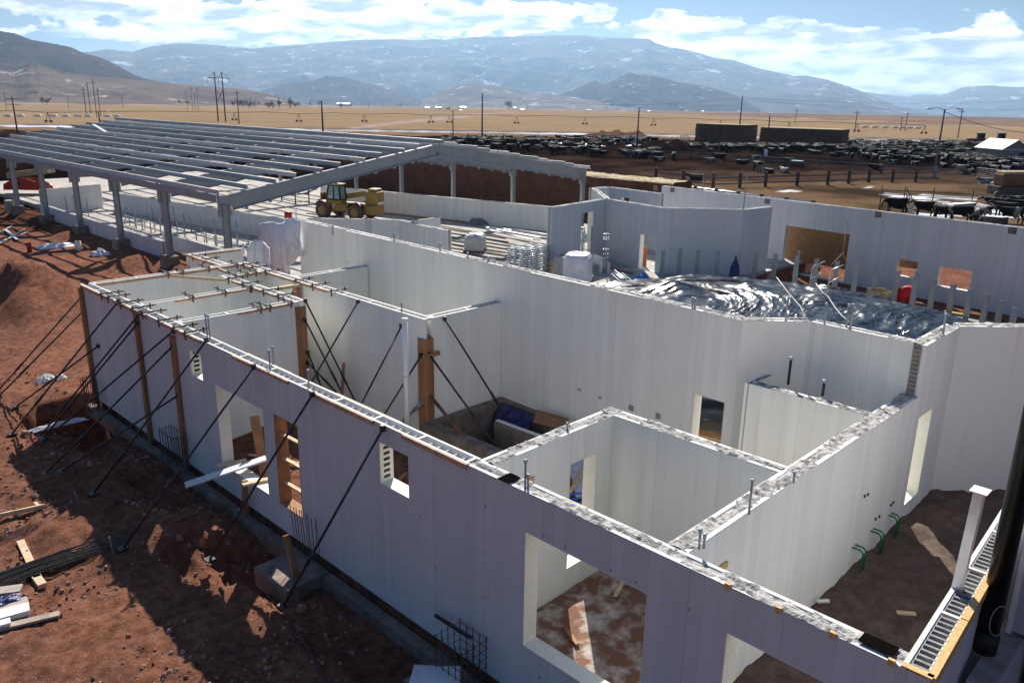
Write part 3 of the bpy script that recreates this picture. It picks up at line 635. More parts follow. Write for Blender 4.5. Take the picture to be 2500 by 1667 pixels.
# ------------------------------------------------------------------ timber posts and braces
def vpost(name, label, x, y, z0, z1, wx, wy, m, cat='post'):
    mb = MB(); mb.box(x - wx/2, y - wy/2, z0, x + wx/2, y + wy/2, z1); o = mb.build(name, m, None, False, .004); return tag(o, label, cat)
for y, x0, z1, lb in ((25.0, 7.55, 3.0, 'brown timber post standing at the far left corner of the long outer wall'), (20.98, 7.56, 3.0, 'middle of three brown timber posts against the long outer wall'), (18.82, 7.56, 2.85, 'rightmost of three brown timber posts against the long outer wall')):
    vpost('timber_post', lb, x0 + .02, y, -.6, z1, .09, .17, WOOD)
for cx0, cy0, z1, lb in ((11.10, 19.04, 2.93, 'brown timber corner post inside the left room'), (12.50, 15.29, 2.55, 'broad orange brown corner post beside the pit')):
    g_ = thing('timber_corner_post', lb, 'post', (cx0, cy0, -.3))
    mb = MB(); mb.box(cx0 - .035, cy0, -.3, cx0, cy0 + .26, z1); mb.build('board', WOOD, g_, bevel=.003)
    mb = MB(); mb.box(cx0 - .035, cy0 - .035, -.3, cx0 + .26, cy0 - .001, z1); mb.build('board', WOOD, g_, bevel=.003)
    if cx0 > 12:
        mb = MB(); mb.box(cx0 - .12, cy0 - .10, 2.08, cx0 + .42, cy0 - .04, 2.18); mb.build('cleat', WOOD, g_)
g_ = thing('door_lintel', 'pale timber lintel with a brown post spanning the gap by the clamps', 'lintel', (12.0, 21.2, 3))
mb = MB(); mb.box(11.42, 21.10, 2.93, 12.45, 21.24, 3.02); mb.build('beam', WOODL, g_); mb = MB(); mb.box(12.3, 21.08, -.3, 12.45, 21.26, 2.928); mb.build('post', WOOD, g_)
def plank(label, p, q, w, h, m=WOOD, name='plank', cat='plank', up=(0, 0, 1)): mb = MB(); mb.bar(p, q, w, h, up); o = mb.build(name, m, None, False, .003); return tag(o, label, cat)
a = onx(839, 886, 12.3); plank('narrow brown stick leaning in the room behind the corner post', a, (a.x - .3, a.y - .2, -.3), .07, .07)
plank('thin timber strut running level across the far left room to its corner', lev(420, 674, 3.0), lev(560, 685, 3.0), .04, .09, WOODL)
plank('short timber strut bridging the far left room near the clamps', lev(532, 656, 3.0), lev(574, 675, 3.0), .05, .09, WOODL)
plank('timber board end jutting beyond the stub wall', lev(461, 623, 3.1), lev(500, 637, 3.1), .1, .04, PLY)
braces = 0
def brace(label, p, q, r=.024, m=PIPE, group='pipe braces propping the outer wall', foot=True):
    p = Vector(p); q = Vector(q); g_ = thing('pipe_brace', label, 'brace', q, group)
    mb = MB(); mb.tube([p, q], r, 8); mb.build('pipe', m, g_, True)
    d = (p - q).normalized(); mb = MB(); mb.tube([q + d*1.0, q + d*1.35], r*1.5, 8); mb.build('collar', m, g_, True)
    mb = MB(); mb.box(p.x - .045, p.y - .04, p.z - .05, p.x + .03, p.y + .04, p.z + .06); mb.build('bracket', m, g_)
    if foot: mb = MB(); mb.box(q.x - .09, q.y - .09, q.z - .01, q.x + .09, q.y + .09, q.z + .02); mb.build('foot_plate', m, g_)
bl = [((289, 735), (29, 1059), 'from the wall top between the two left posts'), ((343, 763), (100, 1062), 'from the top of the middle timber post, upper of a pair'), ((336, 789), (106, 1068), 'from just below the top of the middle timber post'),
      ((423, 808), (112, 1070), 'from the top of the right timber post'), ((423, 843), (112, 1155), 'from the upper part of the right timber post, lower of a pair'), ((504, 830), (228, 1205), 'rising to the wall top beside the small left window'),
      ((436, 964), (150, 1150), 'from halfway down the right timber post'), ((620, 895), (300, 1338), 'crossing in front of the wide doorway'), ((763, 962), (512, 1365), 'crossing in front of the timber framed doorway'),
      ((935, 1045), (692, 1478), 'crossing the lavender wall left of the square window'), ((239, 845), (40, 992), 'low on the far left corner post')]
for t_, b2, lb in bl:
    q = lev(*b2, GX - .02); q.z = max(gz(q.x, q.y), -.62) + .0
    q = lev(b2[0], b2[1], q.z + .02); brace('dark pipe brace ' + lb, onx(*t_, FX - .05), q)
for t_, b2, lb in (((200, 723), (-6, 955), 'upper of two beyond the far left corner'), ((217, 745), (-4, 968), 'lower of two beyond the far left corner')):
    q = lev(*b2, -.45); brace('dark pipe brace ' + lb, ony(*t_, 25.3), q, group='pipe braces beyond the corner')
ib = [((874, 736), (762, 930), 12.5, 12.1, 'leaning left in front of the wall by the standpipe'), ((980, 796), (880, 990), 12.5, 11.6, 'left of the white standpipe'), ((1028, 868), (930, 1025), 12.47, 11.5, 'from the cleat of the broad corner post down to the left'),
      ((746, 734), (850, 945), 11.3, 11.0, 'long, from the top of the brown corner post'), ((745, 781), (838, 965), 11.35, 11.0, 'second down the brown corner post'), ((752, 861), (786, 948), 11.35, 11.0, 'short steep one low on the brown corner post'), ((752, 886), (822, 958), 11.35, 11.0, 'lowest on the brown corner post')]
for t_, b2, X, zz, lb in ib:
    A_ = onx(*t_, X - .06); B_ = onx(*b2, X - 1.5 if X > 12 else X + .9)
    if B_.z > -.25: B_ = A_ + (B_ - A_)*((A_.z + .3)/(A_.z - B_.z))
    brace('dark pipe brace ' + lb, A_, B_, .024, group='pipe braces inside the rooms', foot=False)
brace('dark pipe brace from the ladder topped wall down into the pit', ony(1086, 778, 15.28), lev(1262, 1060, -.1), .028, group='pipe braces inside the rooms', foot=False)
brace('dark pipe brace from the broad corner post down across the pit', ony(1048, 865, 15.24), lev(1228, 1114, -.05), .028, group='pipe braces inside the rooms', foot=False)
brace('thick rusty pipe brace running to the front wall from the broad corner post', ony(1052, 968, 15.24), lev(1176, 1120, -.05), .045, RUST, 'pipe braces inside the rooms', False)
brace('thick grey pipe brace left of the broad corner post', ony(1030, 982, 15.28), lev(972, 1040, -.1), .04, GALVD, 'pipe braces inside the rooms', False)
p = ony(988, 778, 15.2); g_ = thing('standpipe', 'tall white plastic standpipe beside the broad corner post', 'pipe', (p.x, p.y, -.3))
mb = MB(); mb.tube([(p.x, p.y, -.3), (p.x, p.y, p.z)], .072, 20); mb.build('pipe', WHITE, g_, True); mb = MB(); mb.tube([(p.x, p.y, p.z - .06), (p.x, p.y, p.z + .01)], .084, 20); mb.build('cap', WHITE, g_, True)
mb = MB(); mb.tube([(p.x, p.y, 1.75), (p.x, p.y, 1.88)], .080, 20); mb.build('coupling', WHITE, g_, True)
# clamps across the wall tops
cl0 = thing('form_clamp', 'x', 'clamp', (0, 0, 0), 'clamps across the open wall tops')
mb = MB(); mb.bar((-.30, 0, .05), (.34, 0, .05), .045, .035); lpart(mb, 'bar', PIPE, cl0)
for xx in (-.22, .24): mb = MB(); mb.bar((xx, 0, -.12), (xx, 0, .11), .03, .03); lpart(mb, 'jaw', RUST, cl0)
mb = MB(); mb.tube([(.36, -.07, .05), (.36, .07, .05)], .012, 6); lpart(mb, 'handle', PIPE, cl0)
cls = []
for px, py in ((262, 720), (283, 727), (320, 740), (357, 752), (385, 763), (430, 780), (468, 797), (500, 808)):
    p = lev(px + 6, py, H1); cls.append((7.77, p.y, 0, 'on the long outer wall'))
for (px, py) in ((390, 663), (500, 654), (495+80, 646), (470-40, 660)): p = lev(px, py, H1); cls.append((p.x, 25.0, PI/2, 'on the far left cross wall'))
for (px, py) in ((462, 725), (540, 712), (598, 700), (610, 694)): p = lev(px, py, H1); cls.append((min(p.x, 11), 21.56, PI/2, 'on the second cross wall'))
for (px, py) in ((627, 752), (645, 748), (700, 738)): p = lev(px, py, H1); cls.append((p.x, 19.21, PI/2, 'on the third cross wall'))
for yy in (19.9, 20.7, 21.9, 22.8): cls.append((11.27, yy, 0, 'on the wall behind the brown corner post'))
for yy in (19.4, 20.4, 21.3, 23.9, 24.5, 23.1): cls.append((12.67, yy, 0, 'on the ladder topped wall'))
for xx in (11.5, 11.9, 12.2): cls.append((xx, 23.44, PI/2, 'where the short walls crowd together'))
for xx in (26.2, 27.0): cls.append((12.09, xx, 0, 'on the stub wall'))
for i, (x, y, rz, lb) in enumerate(cls):
    rz += random.uniform(-.12, .12); lb = 'dark steel form clamp ' + lb
    if i == 0: cl0.location = (x, y, H1 + .01); cl0.rotation_euler = (0, 0, rz); cl0['label'] = lb
    else: dup(cl0, (x, y, H1 + .01), rz, lb)
# conduit stubs standing in the wall tops
def stub(label, px, py, zb, h, r=.017, m=GALVD, elbow=True, lean=0.):
    p = lev(px, py, zb); g_ = thing('conduit_stub', label, 'conduit', p, 'conduit stubs on the wall tops')
    mb = MB(); mb.tube([p, p + Vector((lean, -lean, h))], r, 8); mb.build('conduit', m, g_, True); mb = MB(); mb.tube([p + Vector((lean, -lean, h - .03)), p + Vector((lean, -lean, h + .025))], r*1.5, 8); mb.build('coupling', GALV, g_, True)
for a_ in (('grey conduit pair member standing on the long outer wall by the clamps', 507, 830, H1, .60), ('shorter grey conduit beside its taller twin by the clamps', 513, 829, H1, .56), ('conduit stub on the outer wall above the wide doorway', 660, 905, H1, .42), ('taller conduit stub behind it above the wide doorway', 668, 888, H1, .36),
           ('thin conduit stub above the timber framed doorway', 754, 948, H1, .36), ('conduit rising beside the open hole in the near wall top', 1282, 1190, H1, .42), ('short conduit beside the taller one near the open hole', 1289, 1192, H1, .20),
           ('tall conduit on the long cross wall', 1828, 1255, H1, .50), ('small conduit where the near room wall meets the long cross wall', 1937, 1178, H1, .16), ('left of two short conduits at the front end of the cross wall', 1706, 1340, H1, .26), ('right of two short conduits at the front end of the cross wall', 1718, 1338, H1, .18),
           ('short conduit on the wall top behind the pit', 1385, 1048, H1, .10), ('thin rod above the white standpipe', 981, 764, H1, .26)): stub(*a_)
for lb, px, py, h in (('left black conduit on the partition wall', 1924, 938, .55), ('right black conduit on the partition wall', 2008, 966, .30)): stub(lb, px, py, H1, h, .028, BLACK)
for lb, px, py, h in (('first galvanized upright on the tall wall in front of the black sheet', 1690, 752, .22), ('second galvanized upright beside it on the tall wall', 1696, 754, .22), ('upright left of the rope on the tall wall', 1918, 783, .50), ('upright right of the rope on the tall wall', 2012, 790, .42), ('left of the paired uprights on the tall wall', 2066, 799, .46), ('right of the paired uprights on the tall wall', 2075, 803, .50),
                      ('upright at the stepped end of the tall wall', 2302, 815, .40), ('hooked conduit near the left of the tall wall top', 813, 574, .30), ('black conduit on the tall wall top', 962, 590, .26), ('stout conduit on the tall wall by the slot opening', 1074, 614, .24), ('slim conduit on the tall wall near the pallet', 1142, 630, .14), ('capped conduit on the tall wall by the stacked panels', 1192, 637, .10)): stub(lb, px, py, H2, h, .022, GALVD)
for px, py in ((1688, 1352),): pass
mb = MB(); p = lev(1165+80, 1170, H1); mb.box(p.x - .16, p.y - .11, H1 + .028, p.x + .12, p.y + .11, H1 + .034); tag(mb.build('hole_shade_patch', HOLE_SHADE), 'flat black patch painted as hole shade on the rough concrete wall top', 'shade patch')  # thin black sheet on the uncut wall top, painted shade of a hole
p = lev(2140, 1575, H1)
mb = MB(); mb.box(7.69, p.y - .20, H1 + .03, 7.87, p.y + .16, H1 + .037); tag(mb.build('hole_shade_patch', HOLE_SHADE), 'flat black patch painted as gap shade on the wall top near the right corner', 'shade patch')
for px, py, lb in ((1905, 1483, 'first'), (2038, 1544, 'second'), (1780, 1426, 'third'), (2182, 1608, 'fourth')):
    p = lev(px, py, H1); mb = MB(); mb.box(7.62, p.y - .035, H1 - .05, 7.66, p.y + .035, H1 + .028); tag(mb.build('board_scrap', OSB), 'tiny orange board scrap on the near rough wall top', 'board scrap', 'board scraps on the near wall top')
for px0, px1, py0, py1, wl, lb in ((1288, 1296, 1164, 1190, 'r1', 'orange board in a small slot of the doorway wall'), (2247-500, 1768, 1372, 1400, 'r3', 'orange board in a small slot at the foot end of the cross wall')):
    Yw = 8.066 if wl == 'r1' else 4.596
    a = ony(px0, py1, Yw); b2 = ony(px1, py0, Yw); mb = MB(); mb.box(a.x, Yw - .03, a.z, b2.x + .06, Yw, b2.z); tag(mb.build('slot_board', OSB), lb, 'board')
# ------------------------------------------------------------------ timber at the doorways
for z in (1.72, 1.18, .62): plank('short pale crosspiece %s in the timber framed doorway' % {1.72: 'highest', 1.18: 'in the middle', .62: 'lowest'}[z], (7.75, 13.37, z), (7.75, 14.23, z - .02), .09, .035, WOODL)
plank('wide white board laid through the wide doorway, sloping to the dirt', lev(452, 1184, .10), lev(650, 1118, .42), .26, .04, mat('white_board', (.62, .63, .66), .6, var=.08))
plank('rough brown plank leaning inside the wide doorway', onx(621, 1015, 8.5), (8.3, 16.1, -.25), .22, .04)
plank('small timber bracket under the sloping white board', onx(597, 1172, 7.5), onx(600, 1250, 7.5) , .1, .1)
plank('small board on the doorway sill', (7.45, 16.75, .19), (8.1, 16.6, .19), .12, .04, WOODL)
plank('flat timber shelf over the low wall bracket', (7.4, 15.45, .2), (8.0, 15.3, .2), .14, .05, WOODL)
plank('upright orange stake in front of the rebar starter bars', (7.02, 12.65, -.75), onx(698, 1306, 7.05), .12, .10, WOOD)
# rebar
def rebar_cage(label, c, w_, d_, h, nz_, nv):
    g_ = thing('rebar_cage', label, 'rebar', c); x0, x1, y0, y1 = c[0] - w_/2, c[0] + w_/2, c[1] - d_/2, c[1] + d_/2
    mb = MB()
    for i in range(nv + 1):
        t_ = i/nv
        for (x, y) in ((x0 + w_*t_, y0), (x0 + w_*t_, y1), (x0, y0 + d_*t_), (x1, y0 + d_*t_)): mb.tube([(x, y, c[2]), (x + random.uniform(-.01, .01), y, c[2] + h + random.uniform(-.02, .04))], .0085, 5)
    mb.build('vertical_bars', REB, g_)
    mb = MB()
    for k in range(nz_):
        z = c[2] + .06 + (h - .1)*k/(nz_ - 1); e = .012; mb.tube([(x0 - e, y0 - e, z), (x1 + e, y0 - e, z), (x1 + e, y1 + e, z), (x0 - e, y1 + e, z), (x0 - e, y0 - e, z)], .007, 5)
    mb.build('hoops', REB, g_)
rebar_cage('square rebar cage standing at the foot of the near wall', (7.30, 8.15, -.66), .52, .62, .92, 6, 4)
rebar_cage('curved group of rebar starter bars at the right timber post', (7.38, 18.95, -.6), .30, .85, 1.0, 2, 5)
rebar_cage('rebar starters at the far left corner', (7.30, 24.55, -.6), .25, .6, .95, 2, 4)
g_ = thing('rebar_starters', 'fan of thin rebar starter bars beside the orange stake', 'rebar', (7.3, 12.9, -.5)); mb = MB()
for k in range(10): y = 12.35 + .10*k; mb.tube([(7.38, y, -.5), (7.42 + .05*random.random(), y + .16 + .03*k*.3, .42 + .1*random.random())], .008, 5)
mb.build('vertical_bars', REB, g_)
mb = MB(); random.seed(3)
for k in range(46):
    u = random.random(); off = .50*(u - .5); zz = GX + .09 + .09*(1 - abs(2*u - 1))*random.random()
    a = Vector((1.2, 16.1 + off, zz)); b2 = Vector((4.9 + random.uniform(-.5, .9), 16.05 + off + random.uniform(-.14, .14), zz)); mb.tube([a, (a + b2)/2 + Vector((0, 0, random.uniform(-.02, .03))), b2], .010, 5)
tag(mb.build('rebar_bundle', REB), 'long bundle of dark rebar lying on two timber blocks at the left', 'rebar')
mb = MB()
for k in range(5): a = lev(-10, 1312 + k*3, GX + .04); b2 = lev(140 + k*9, 1262 + k*2, GX + .05); mb.tube([a, b2], .010, 5)
tag(mb.build('loose_rebar', REB), 'thin loose rebars above the big bundle at the left', 'rebar')
plank('upper timber block sticking out from under the rebar bundle', lev(50, 1322, GX + .05), lev(92, 1412, GX + .05), .14, .09, WOODL)
plank('lower short timber block under the rebar bundle', lev(88, 1408, GX + .05), lev(104, 1430, GX + .05), .15, .09, WOODL)
plank('long pale plank on edge at the left edge of the dirt', lev(-20, 1262, GX + .05), lev(112, 1234, GX + .05), .05, .10, WOODL)
plank('tiny timber offcut beside the long pale plank', lev(86, 1227, GX + .03), lev(94, 1236, GX + .03), .07, .05, WOODL)
plank('grey weathered plank on the foam scraps at the left edge', lev(-10, 1444, GX + .10), lev(52, 1436, GX + .10), .25, .05, mat('grey_plank', (.36, .32, .27), .85, var=.2))
plank('second grey plank below it at the left edge', lev(-10, 1488, GX + .08), lev(68, 1463, GX + .08), .20, .05, mat('grey_plank2', (.40, .34, .28), .85, var=.2))
plank('long grey plank lowest in the scrap pile at the left edge', lev(-10, 1535, GX + .05), lev(145, 1498, GX + .05), .16, .05, mat('grey_plank3', (.33, .27, .22), .85, var=.25))
plank('thick white foam block in the scrap pile at the left edge', lev(-15, 1508, GX + .10), lev(72, 1484, GX + .10), .30, .10, mat('foam_scrap', (.72, .72, .74), .8, var=.05, bump=.6, bscale=40), 'foam_block', 'foam')
plank('small torn foam piece below the foam block', lev(-10, 1527, GX + .09), lev(26, 1517, GX + .09), .18, .08, WHITE, 'foam_block', 'foam')
def crumple(label, name, m, px, py, z, w_, d_, h, seed, cat='scrap'):
    p = lev(px, py, z); mb = MB(); vs = []; n_ = 18
    for j in range(n_ + 1):
        for i in range(n_ + 1):
            u, v = i/n_ - .5, j/n_ - .5; e = max(0, 1 - (2*abs(u))**3)*max(0, 1 - (2*abs(v))**3)
            vs.append((p.x + u*w_ + .12*w_*nz(u*4, v*4, seed), p.y + v*d_ + .12*d_*nz(u*4, v*4, seed + 5), z + h*e*(.55 + .8*abs(nz(u*5, v*5, seed + 2)))))
    mb.add(vs, [(j*(n_ + 1) + i, j*(n_ + 1) + i + 1, (j + 1)*(n_ + 1) + i + 1, (j + 1)*(n_ + 1) + i) for j in range(n_) for i in range(n_)])
    o = mb.build(name, m); s_ = o.modifiers.new('s', 'SOLIDIFY'); s_.thickness = .012; return tag(o, label, cat)
crumple('blue and white plastic scrap between the grey planks', 'plastic_scrap', BLUE, 12, 1466, GX + .1, .5, .35, .08, 2)
crumple('white and grey litter heap in the dirt left of the corner post', 'litter', WHITE, 112, 930, GX, .55, .4, .25, 4)
crumple('small white frame scrap next to the litter heap', 'litter', WHITE, 150, 925, GX, .35, .3, .22, 6)
crumple('blue grey plastic strip under the braces', 'plastic_scrap', TARP, 140, 1038, GX, 1.5, .25, .12, 8)
crumple('pale plastic scrap on top of the red dirt mound', 'plastic_scrap', TARP, 50, 688, .35, .5, .5, .2, 10)
crumple('crumpled pale plastic by the second column pedestal', 'plastic_scrap', TARP, 138, 603, -.45, 2.0, 1.0, .35, 12)
crumple('pale plastic scrap at the foot of the lavender barn wall', 'plastic_scrap', TARP, 245, 622, -.45, 1.0, .8, .4, 14)
g_ = thing('foam_boards', 'stack of flat pale foam boards on the pad at the bottom edge', 'foam boards', (6.9, 8.3, -.4))
for k, (dx, dy, rz) in enumerate(((0, 0, 0), (.10, .05, .08), (-.06, .16, -.05), (.02, -.03, .12))):
    c = Vector((6.72 + dx, 8.05 + dy, -.46 + k*.035)); a = Vector((math.cos(rz + .75), math.sin(rz + .75), 0)); mb = MB(); mb.bar(c - a*.5, c + a*.5, .62, .03); mb.build('board', mat('foam_sheet%d' % k, (.58, .61, .68), .7, var=.05), g_)
plank('grey steel angle leaning on the wall over the square rebar cage', onx(1063, 1501, 7.5), onx(1150, 1556, 7.2), .05, .05, PIPE, 'steel_angle', 'steel angle')
mb = MB(); p = lev(683, 1472, GX); q = lev(740, 1570, GX); r2 = lev(805, 1680, GX); mb.tube([p + Vector((0, 0, .05)), q + Vector((0, 0, .03)), r2 + Vector((0, 0, .04))], .018, 6); tag(mb.build('ground_rod', PIPE, None, True), 'dark pipe lying on the shaded dirt below the near wall', 'pipe')
for px, py, h, lb in ((278, 1350, .45, 'thin stake with a bright tip in the shaded dirt'), (192, 1228, .4, 'thin stake in the shaded dirt further left')):
    p = lev(px, py + 8, GX); mb = MB(); mb.tube([p, p + Vector((-.03, .02, h))], .011, 6); tag(mb.build('stake', RAILG), lb, 'stake')
mb = MB(); p = lev(170, 722, -.3); mb.tube([p, p + Vector((0, 0, .9))], .015, 6); tag(mb.build('survey_stake', RED), 'thin red survey stake behind the dirt mound', 'stake')
for i_, (a, b2) in enumerate((((12, 560), (42, 585)), ((-8, 592), (70, 566)), ((-8, 598), (60, 560)), ((-8, 570), (30, 552)))):
    plank('pale steel bar in the loose pile by the left edge, %s' % ('broad sloping one', 'long low one', 'steep thin one', 'short far one')[i_], lev(*a, -.35), lev(*b2, -.35), .16 if i_ == 0 else .07, .06, GALVB, 'steel_bar', 'steel bar')
mb = MB(); p = lev(73, 616, -.45); mb.tube([p, p + Vector((0, 0, .55))], .13, 14); tag(mb.build('bucket', RED, None, True), 'red and white bucket beside the loose steel bars', 'bucket')
mb = MB(); p = lev(193, 612, -.45); mb.tube([p, p + Vector((0, 0, .55))], .16, 14); tag(mb.build('bucket', WHITE, None, True), 'white bucket by the second column pedestal', 'bucket')
# green pipe stubs and bottle in the sand room
for px, py, lb in ((2101, 1392, 'nearest'), (2145, 1350, 'middle'), (2184, 1308, 'farthest')):
    p = lev(px, py, .33); h = .42 + .0; g_ = thing('water_pipe', 'green bent pipe pair rising from the sand, %s of three along the cross wall' % lb, 'pipe', p, 'green pipes in the sand room')
    for dx in (0, .13):
        mb = MB(); b_0 = Vector((p.x + dx, p.y, .25)); mb.tube([b_0, b_0 + Vector((0, 0, h)), b_0 + Vector((-.02, .05, h + .06)), b_0 + Vector((-.04, .26, h + .07))], .017, 8); mb.build('pipe', GREEN, g_, True)
        mb = MB(); e = b_0 + Vector((-.04, .27, h + .07)); mb.tube([e, e + Vector((0, .03, 0))], .032, 10); mb.build('flange', GREEN, g_, True)
for px, py in ((2110, 1210), (2118, 1206), (2174, 1232), (2180, 1226), (2137, 1266), (2146, 1260)):
    p = ony(px, py, 4.596); mb = MB(); mb.box(p.x - .02, p.y - .02, p.z - .025, p.x + .02, p.y, p.z + .025); tag(mb.build('pipe_sleeve', PIPE), 'small dark sleeve in the wall above the green pipes', 'sleeve', 'wall sleeves above the green pipes')
p = lev(2023, 1466, .36); mb = MB(); mb.tube([p, p + Vector((-.16, .10, .02))], .035, 10); mb.tube([p + Vector((-.16, .10, .02)), p + Vector((-.20, .125, .025))], .035, 10, .015); tag(mb.build('bottle', WHITE, None, True), 'small white bottle lying on the dark sand', 'bottle')
# white steel column and short stub on the right wall, black pipe, lavender pier and steel building edge
p = Vector((9.52, 1.98, H1 - .05)); tp = onx(2395, 1199, 9.52) if False else ony(2393, 1199, 1.93)
g_ = thing('steel_column', 'white steel column with a square top plate leaning on the right hand wall', 'column', p); mb = MB(); mb.bar(p, tp, .11, .10); mb.build('shaft', GALVB, g_, bevel=.004)
mb = MB(); mb.box(tp.x - .09, tp.y - .09, tp.z, tp.x + .11, tp.y + .09, tp.z + .012); mb.build('top_plate', WHITE, g_)
p = lev(2432, 1334, H1); mb = MB(); mb.tube([p, p + Vector((0, 0, .42))], .035, 10); tag(mb.build('pipe_stub', GALVB, None, True), 'short pale pipe stub on the right hand wall top', 'pipe')
LAV = foam_mat('lavender_panel', (.46, .44, .50), .4)
l0, l1 = lev(2345, 1600, 2.2), lev(2437, 1640, 2.2)
g_ = thing('pier_block', 'lavender pier with a flat dusty ledge at the bottom right corner', 'pier', (l0.x, 1.2, -.48))
mb = MB(); mb.box(l0.x - .35, l1.y - .05, -.48, l0.x + 1.5, 1.645, 2.17); mb.build('block', LAV, g_); mb = MB(); mb.box(l0.x - .34, l1.y - .04, 2.171, l0.x + 1.49, 1.64, 2.185); mb.build('ledge', mat('dusty_ledge', (.30, .22, .17), .9, col2=(.42, .40, .42), scale=4), g_)
pb = lev(2402, 1585, 2.19)
g_ = thing('downpipe', 'thick black plastic pipe standing on the ledge with a loop of wire', 'pipe', pb)
mb = MB(); mb.tube([pb, pb + Vector((.02, 0, 7))], .12, 24); mb.build('pipe', mat('black_pipe', (.008, .008, .008), .35, var=.2), g_, True); mb = MB(); mb.tube([pb, pb + up_*.28], .135, 24); mb.build('collar', BLACK, g_, True)
mb = MB(); cc = pb + Vector((-.10, -.10, .50)); mb.tube([cc + r_*.10*math.cos(2*PI*k/16) + up_*.20*math.sin(2*PI*k/16) for k in range(17)], .007, 5); mb.build('wire_loop', RAILG, g_)
tb = lev(2457, 1545, 2.2)
g_ = thing('metal_building', 'corner of a pale metal building with white trim at the right edge', 'building', (tb.x, tb.y, 2.0))
mb = MB(); mb.box(tb.x + .02, tb.y - 3, 2.25, tb.x + 6, tb.y - .02, 9); mb.build('wall_panel', LAV, g_); mb = MB(); mb.box(tb.x - .02, tb.y - .04, 2.22, tb.x + .07, tb.y + .02, 9); mb.build('corner_trim', WHITE, g_)
mb = MB(); mb.box(tb.x + .3, tb.y - 2.8, -.48, tb.x + 6, tb.y - .3, 2.249); mb.build('base_wall', LAV, g_)
# things seen through the doorway of the near room
for i, (x, y, rz) in enumerate(((13.9, 10.9, .5), (14.3, 11.5, .35), (13.4, 10.6, .8))):
    mb = MB(); a = Vector((math.cos(rz), math.sin(rz), 0)); mb.bar(Vector((x, y, -.16 + .03*i)) - a*.6, Vector((x, y, -.16 + .03*i)) + a*.6, .6, .05); tag(mb.build('foam_block', mat('foam_offcut%d' % i, (.55, .57, .62), .8, var=.1, bump=.5)), 'pale foam offcut on the dirt beyond the near room doorway, %s' % ('middle', 'farthest', 'nearest')[i], 'foam')
    mb = MB(); mb.bar(Vector((x - .7, y - .1, -.08 + .03*i)), Vector((x + .6, y + .5, -.08 + .03*i)), .09, .04); tag(mb.build('plank', WOODL), 'timber strip on the %s foam offcut beyond the doorway' % ('middle', 'farthest', 'nearest')[i], 'plank')
for k in range(3):
    mb = MB(); mb.tube([(12.0, 10.5 + .16*k, -.14), (12.8, 10.0 + .17*k, -.10 + .04*k), (13.8, 9.3 + .2*k, -.14)], .022, 6); tag(mb.build('blue_hose', mat('hose_blue%d' % k, (.01, .12, .55), .5), None, True), 'bright blue hose on the dirt beyond the doorway, %s' % ('nearest', 'middle', 'farthest')[k], 'hose')
# ------------------------------------------------------------------ galvanized steel barn frame
BX0, BX1, BXR, BZ, BR = 17.3, 42.9, 30.05, 4.02, 5.98
bays = [35.4 + 6.62*k for k in range(8)]
barn = thing('steel_barn', 'galvanized steel barn frame with bare purlins and no roof sheets', 'steel frame', (BX0, 35.4, -.3))
def ibeam(mb, p, q, dep, fw, t=.02, up=(0, 0, 1), dep2=None):
    p = Vector(p); q = Vector(q); u = Vector(up); d = (q - p).normalized(); a = d.cross(u).normalized(); b = a.cross(d).normalized(); D2 = dep2 or dep
    def quad(o0, o1, w, h): pass
    A = [p + b*dep/2, q + b*D2/2]; B = [p - b*dep/2, q - b*D2/2]
    mb.bar(A[0], A[1], fw, t, up); mb.bar(B[0], B[1], fw, t, up)
    w_ = a*t/2; mb.add([p - b*dep/2 - w_, p - b*dep/2 + w_, p + b*dep/2 + w_, p + b*dep/2 - w_, q - b*D2/2 - w_, q - b*D2/2 + w_, q + b*D2/2 + w_, q + b*D2/2 - w_], [(0, 3, 2, 1), (4, 5, 6, 7), (0, 1, 5, 4), (1, 2, 6, 5), (2, 3, 7, 6), (3, 0, 4, 7)])
def clips(mb, xa, y):
    for k in range(10):
        t_ = (k + .5)/10; x = xa + (BXR - xa)*t_; z = (BZ - .30 + (BR - BZ + .02)*t_) - (.36 - .06*t_); mb.box(x - .06, y - .14, z - .09, x + .06, y - .02, z + .03)
for y in bays:
    for x in (BX0, BX1):
        mb = MB(); z0 = .35 if x == BX0 else -.1
        ibeam(mb, (x, y, z0), (x, y, BZ - .42), .29, .20, .025, up=(1, 0, 0)); mb.box(x - .2, y - .16, z0 - .02, x + .2, y + .16, z0 + .012); mb.build('column', GALVD, barn)
        mb = MB(); mb.box(x - .30, y - .025, BZ - .95, x + .30, y + .025, BZ + .02); mb.box(x - .31, y - .11, BZ - .93, x - .29, y + .11, BZ + .10); mb.box(x - .2, y - .12, BZ - .44, x + .2, y + .12, BZ - .41); mb.build('haunch', GALVD, barn)
    mb = MB(); ibeam(mb, (BX0 + .3, y, BZ - .30), (BXR, y, BR - .28), .72, .22, .02, dep2=.60); clips(mb, BX0 + .4, y); mb.build('rafter', GALVD, barn)
    mb = MB(); ibeam(mb, (BX1 - .3, y, BZ - .30), (BXR, y, BR - .28), .72, .22, .02, dep2=.60); clips(mb, BX1 - .4, y); mb.build('rafter', GALVD, barn)
npur = 10
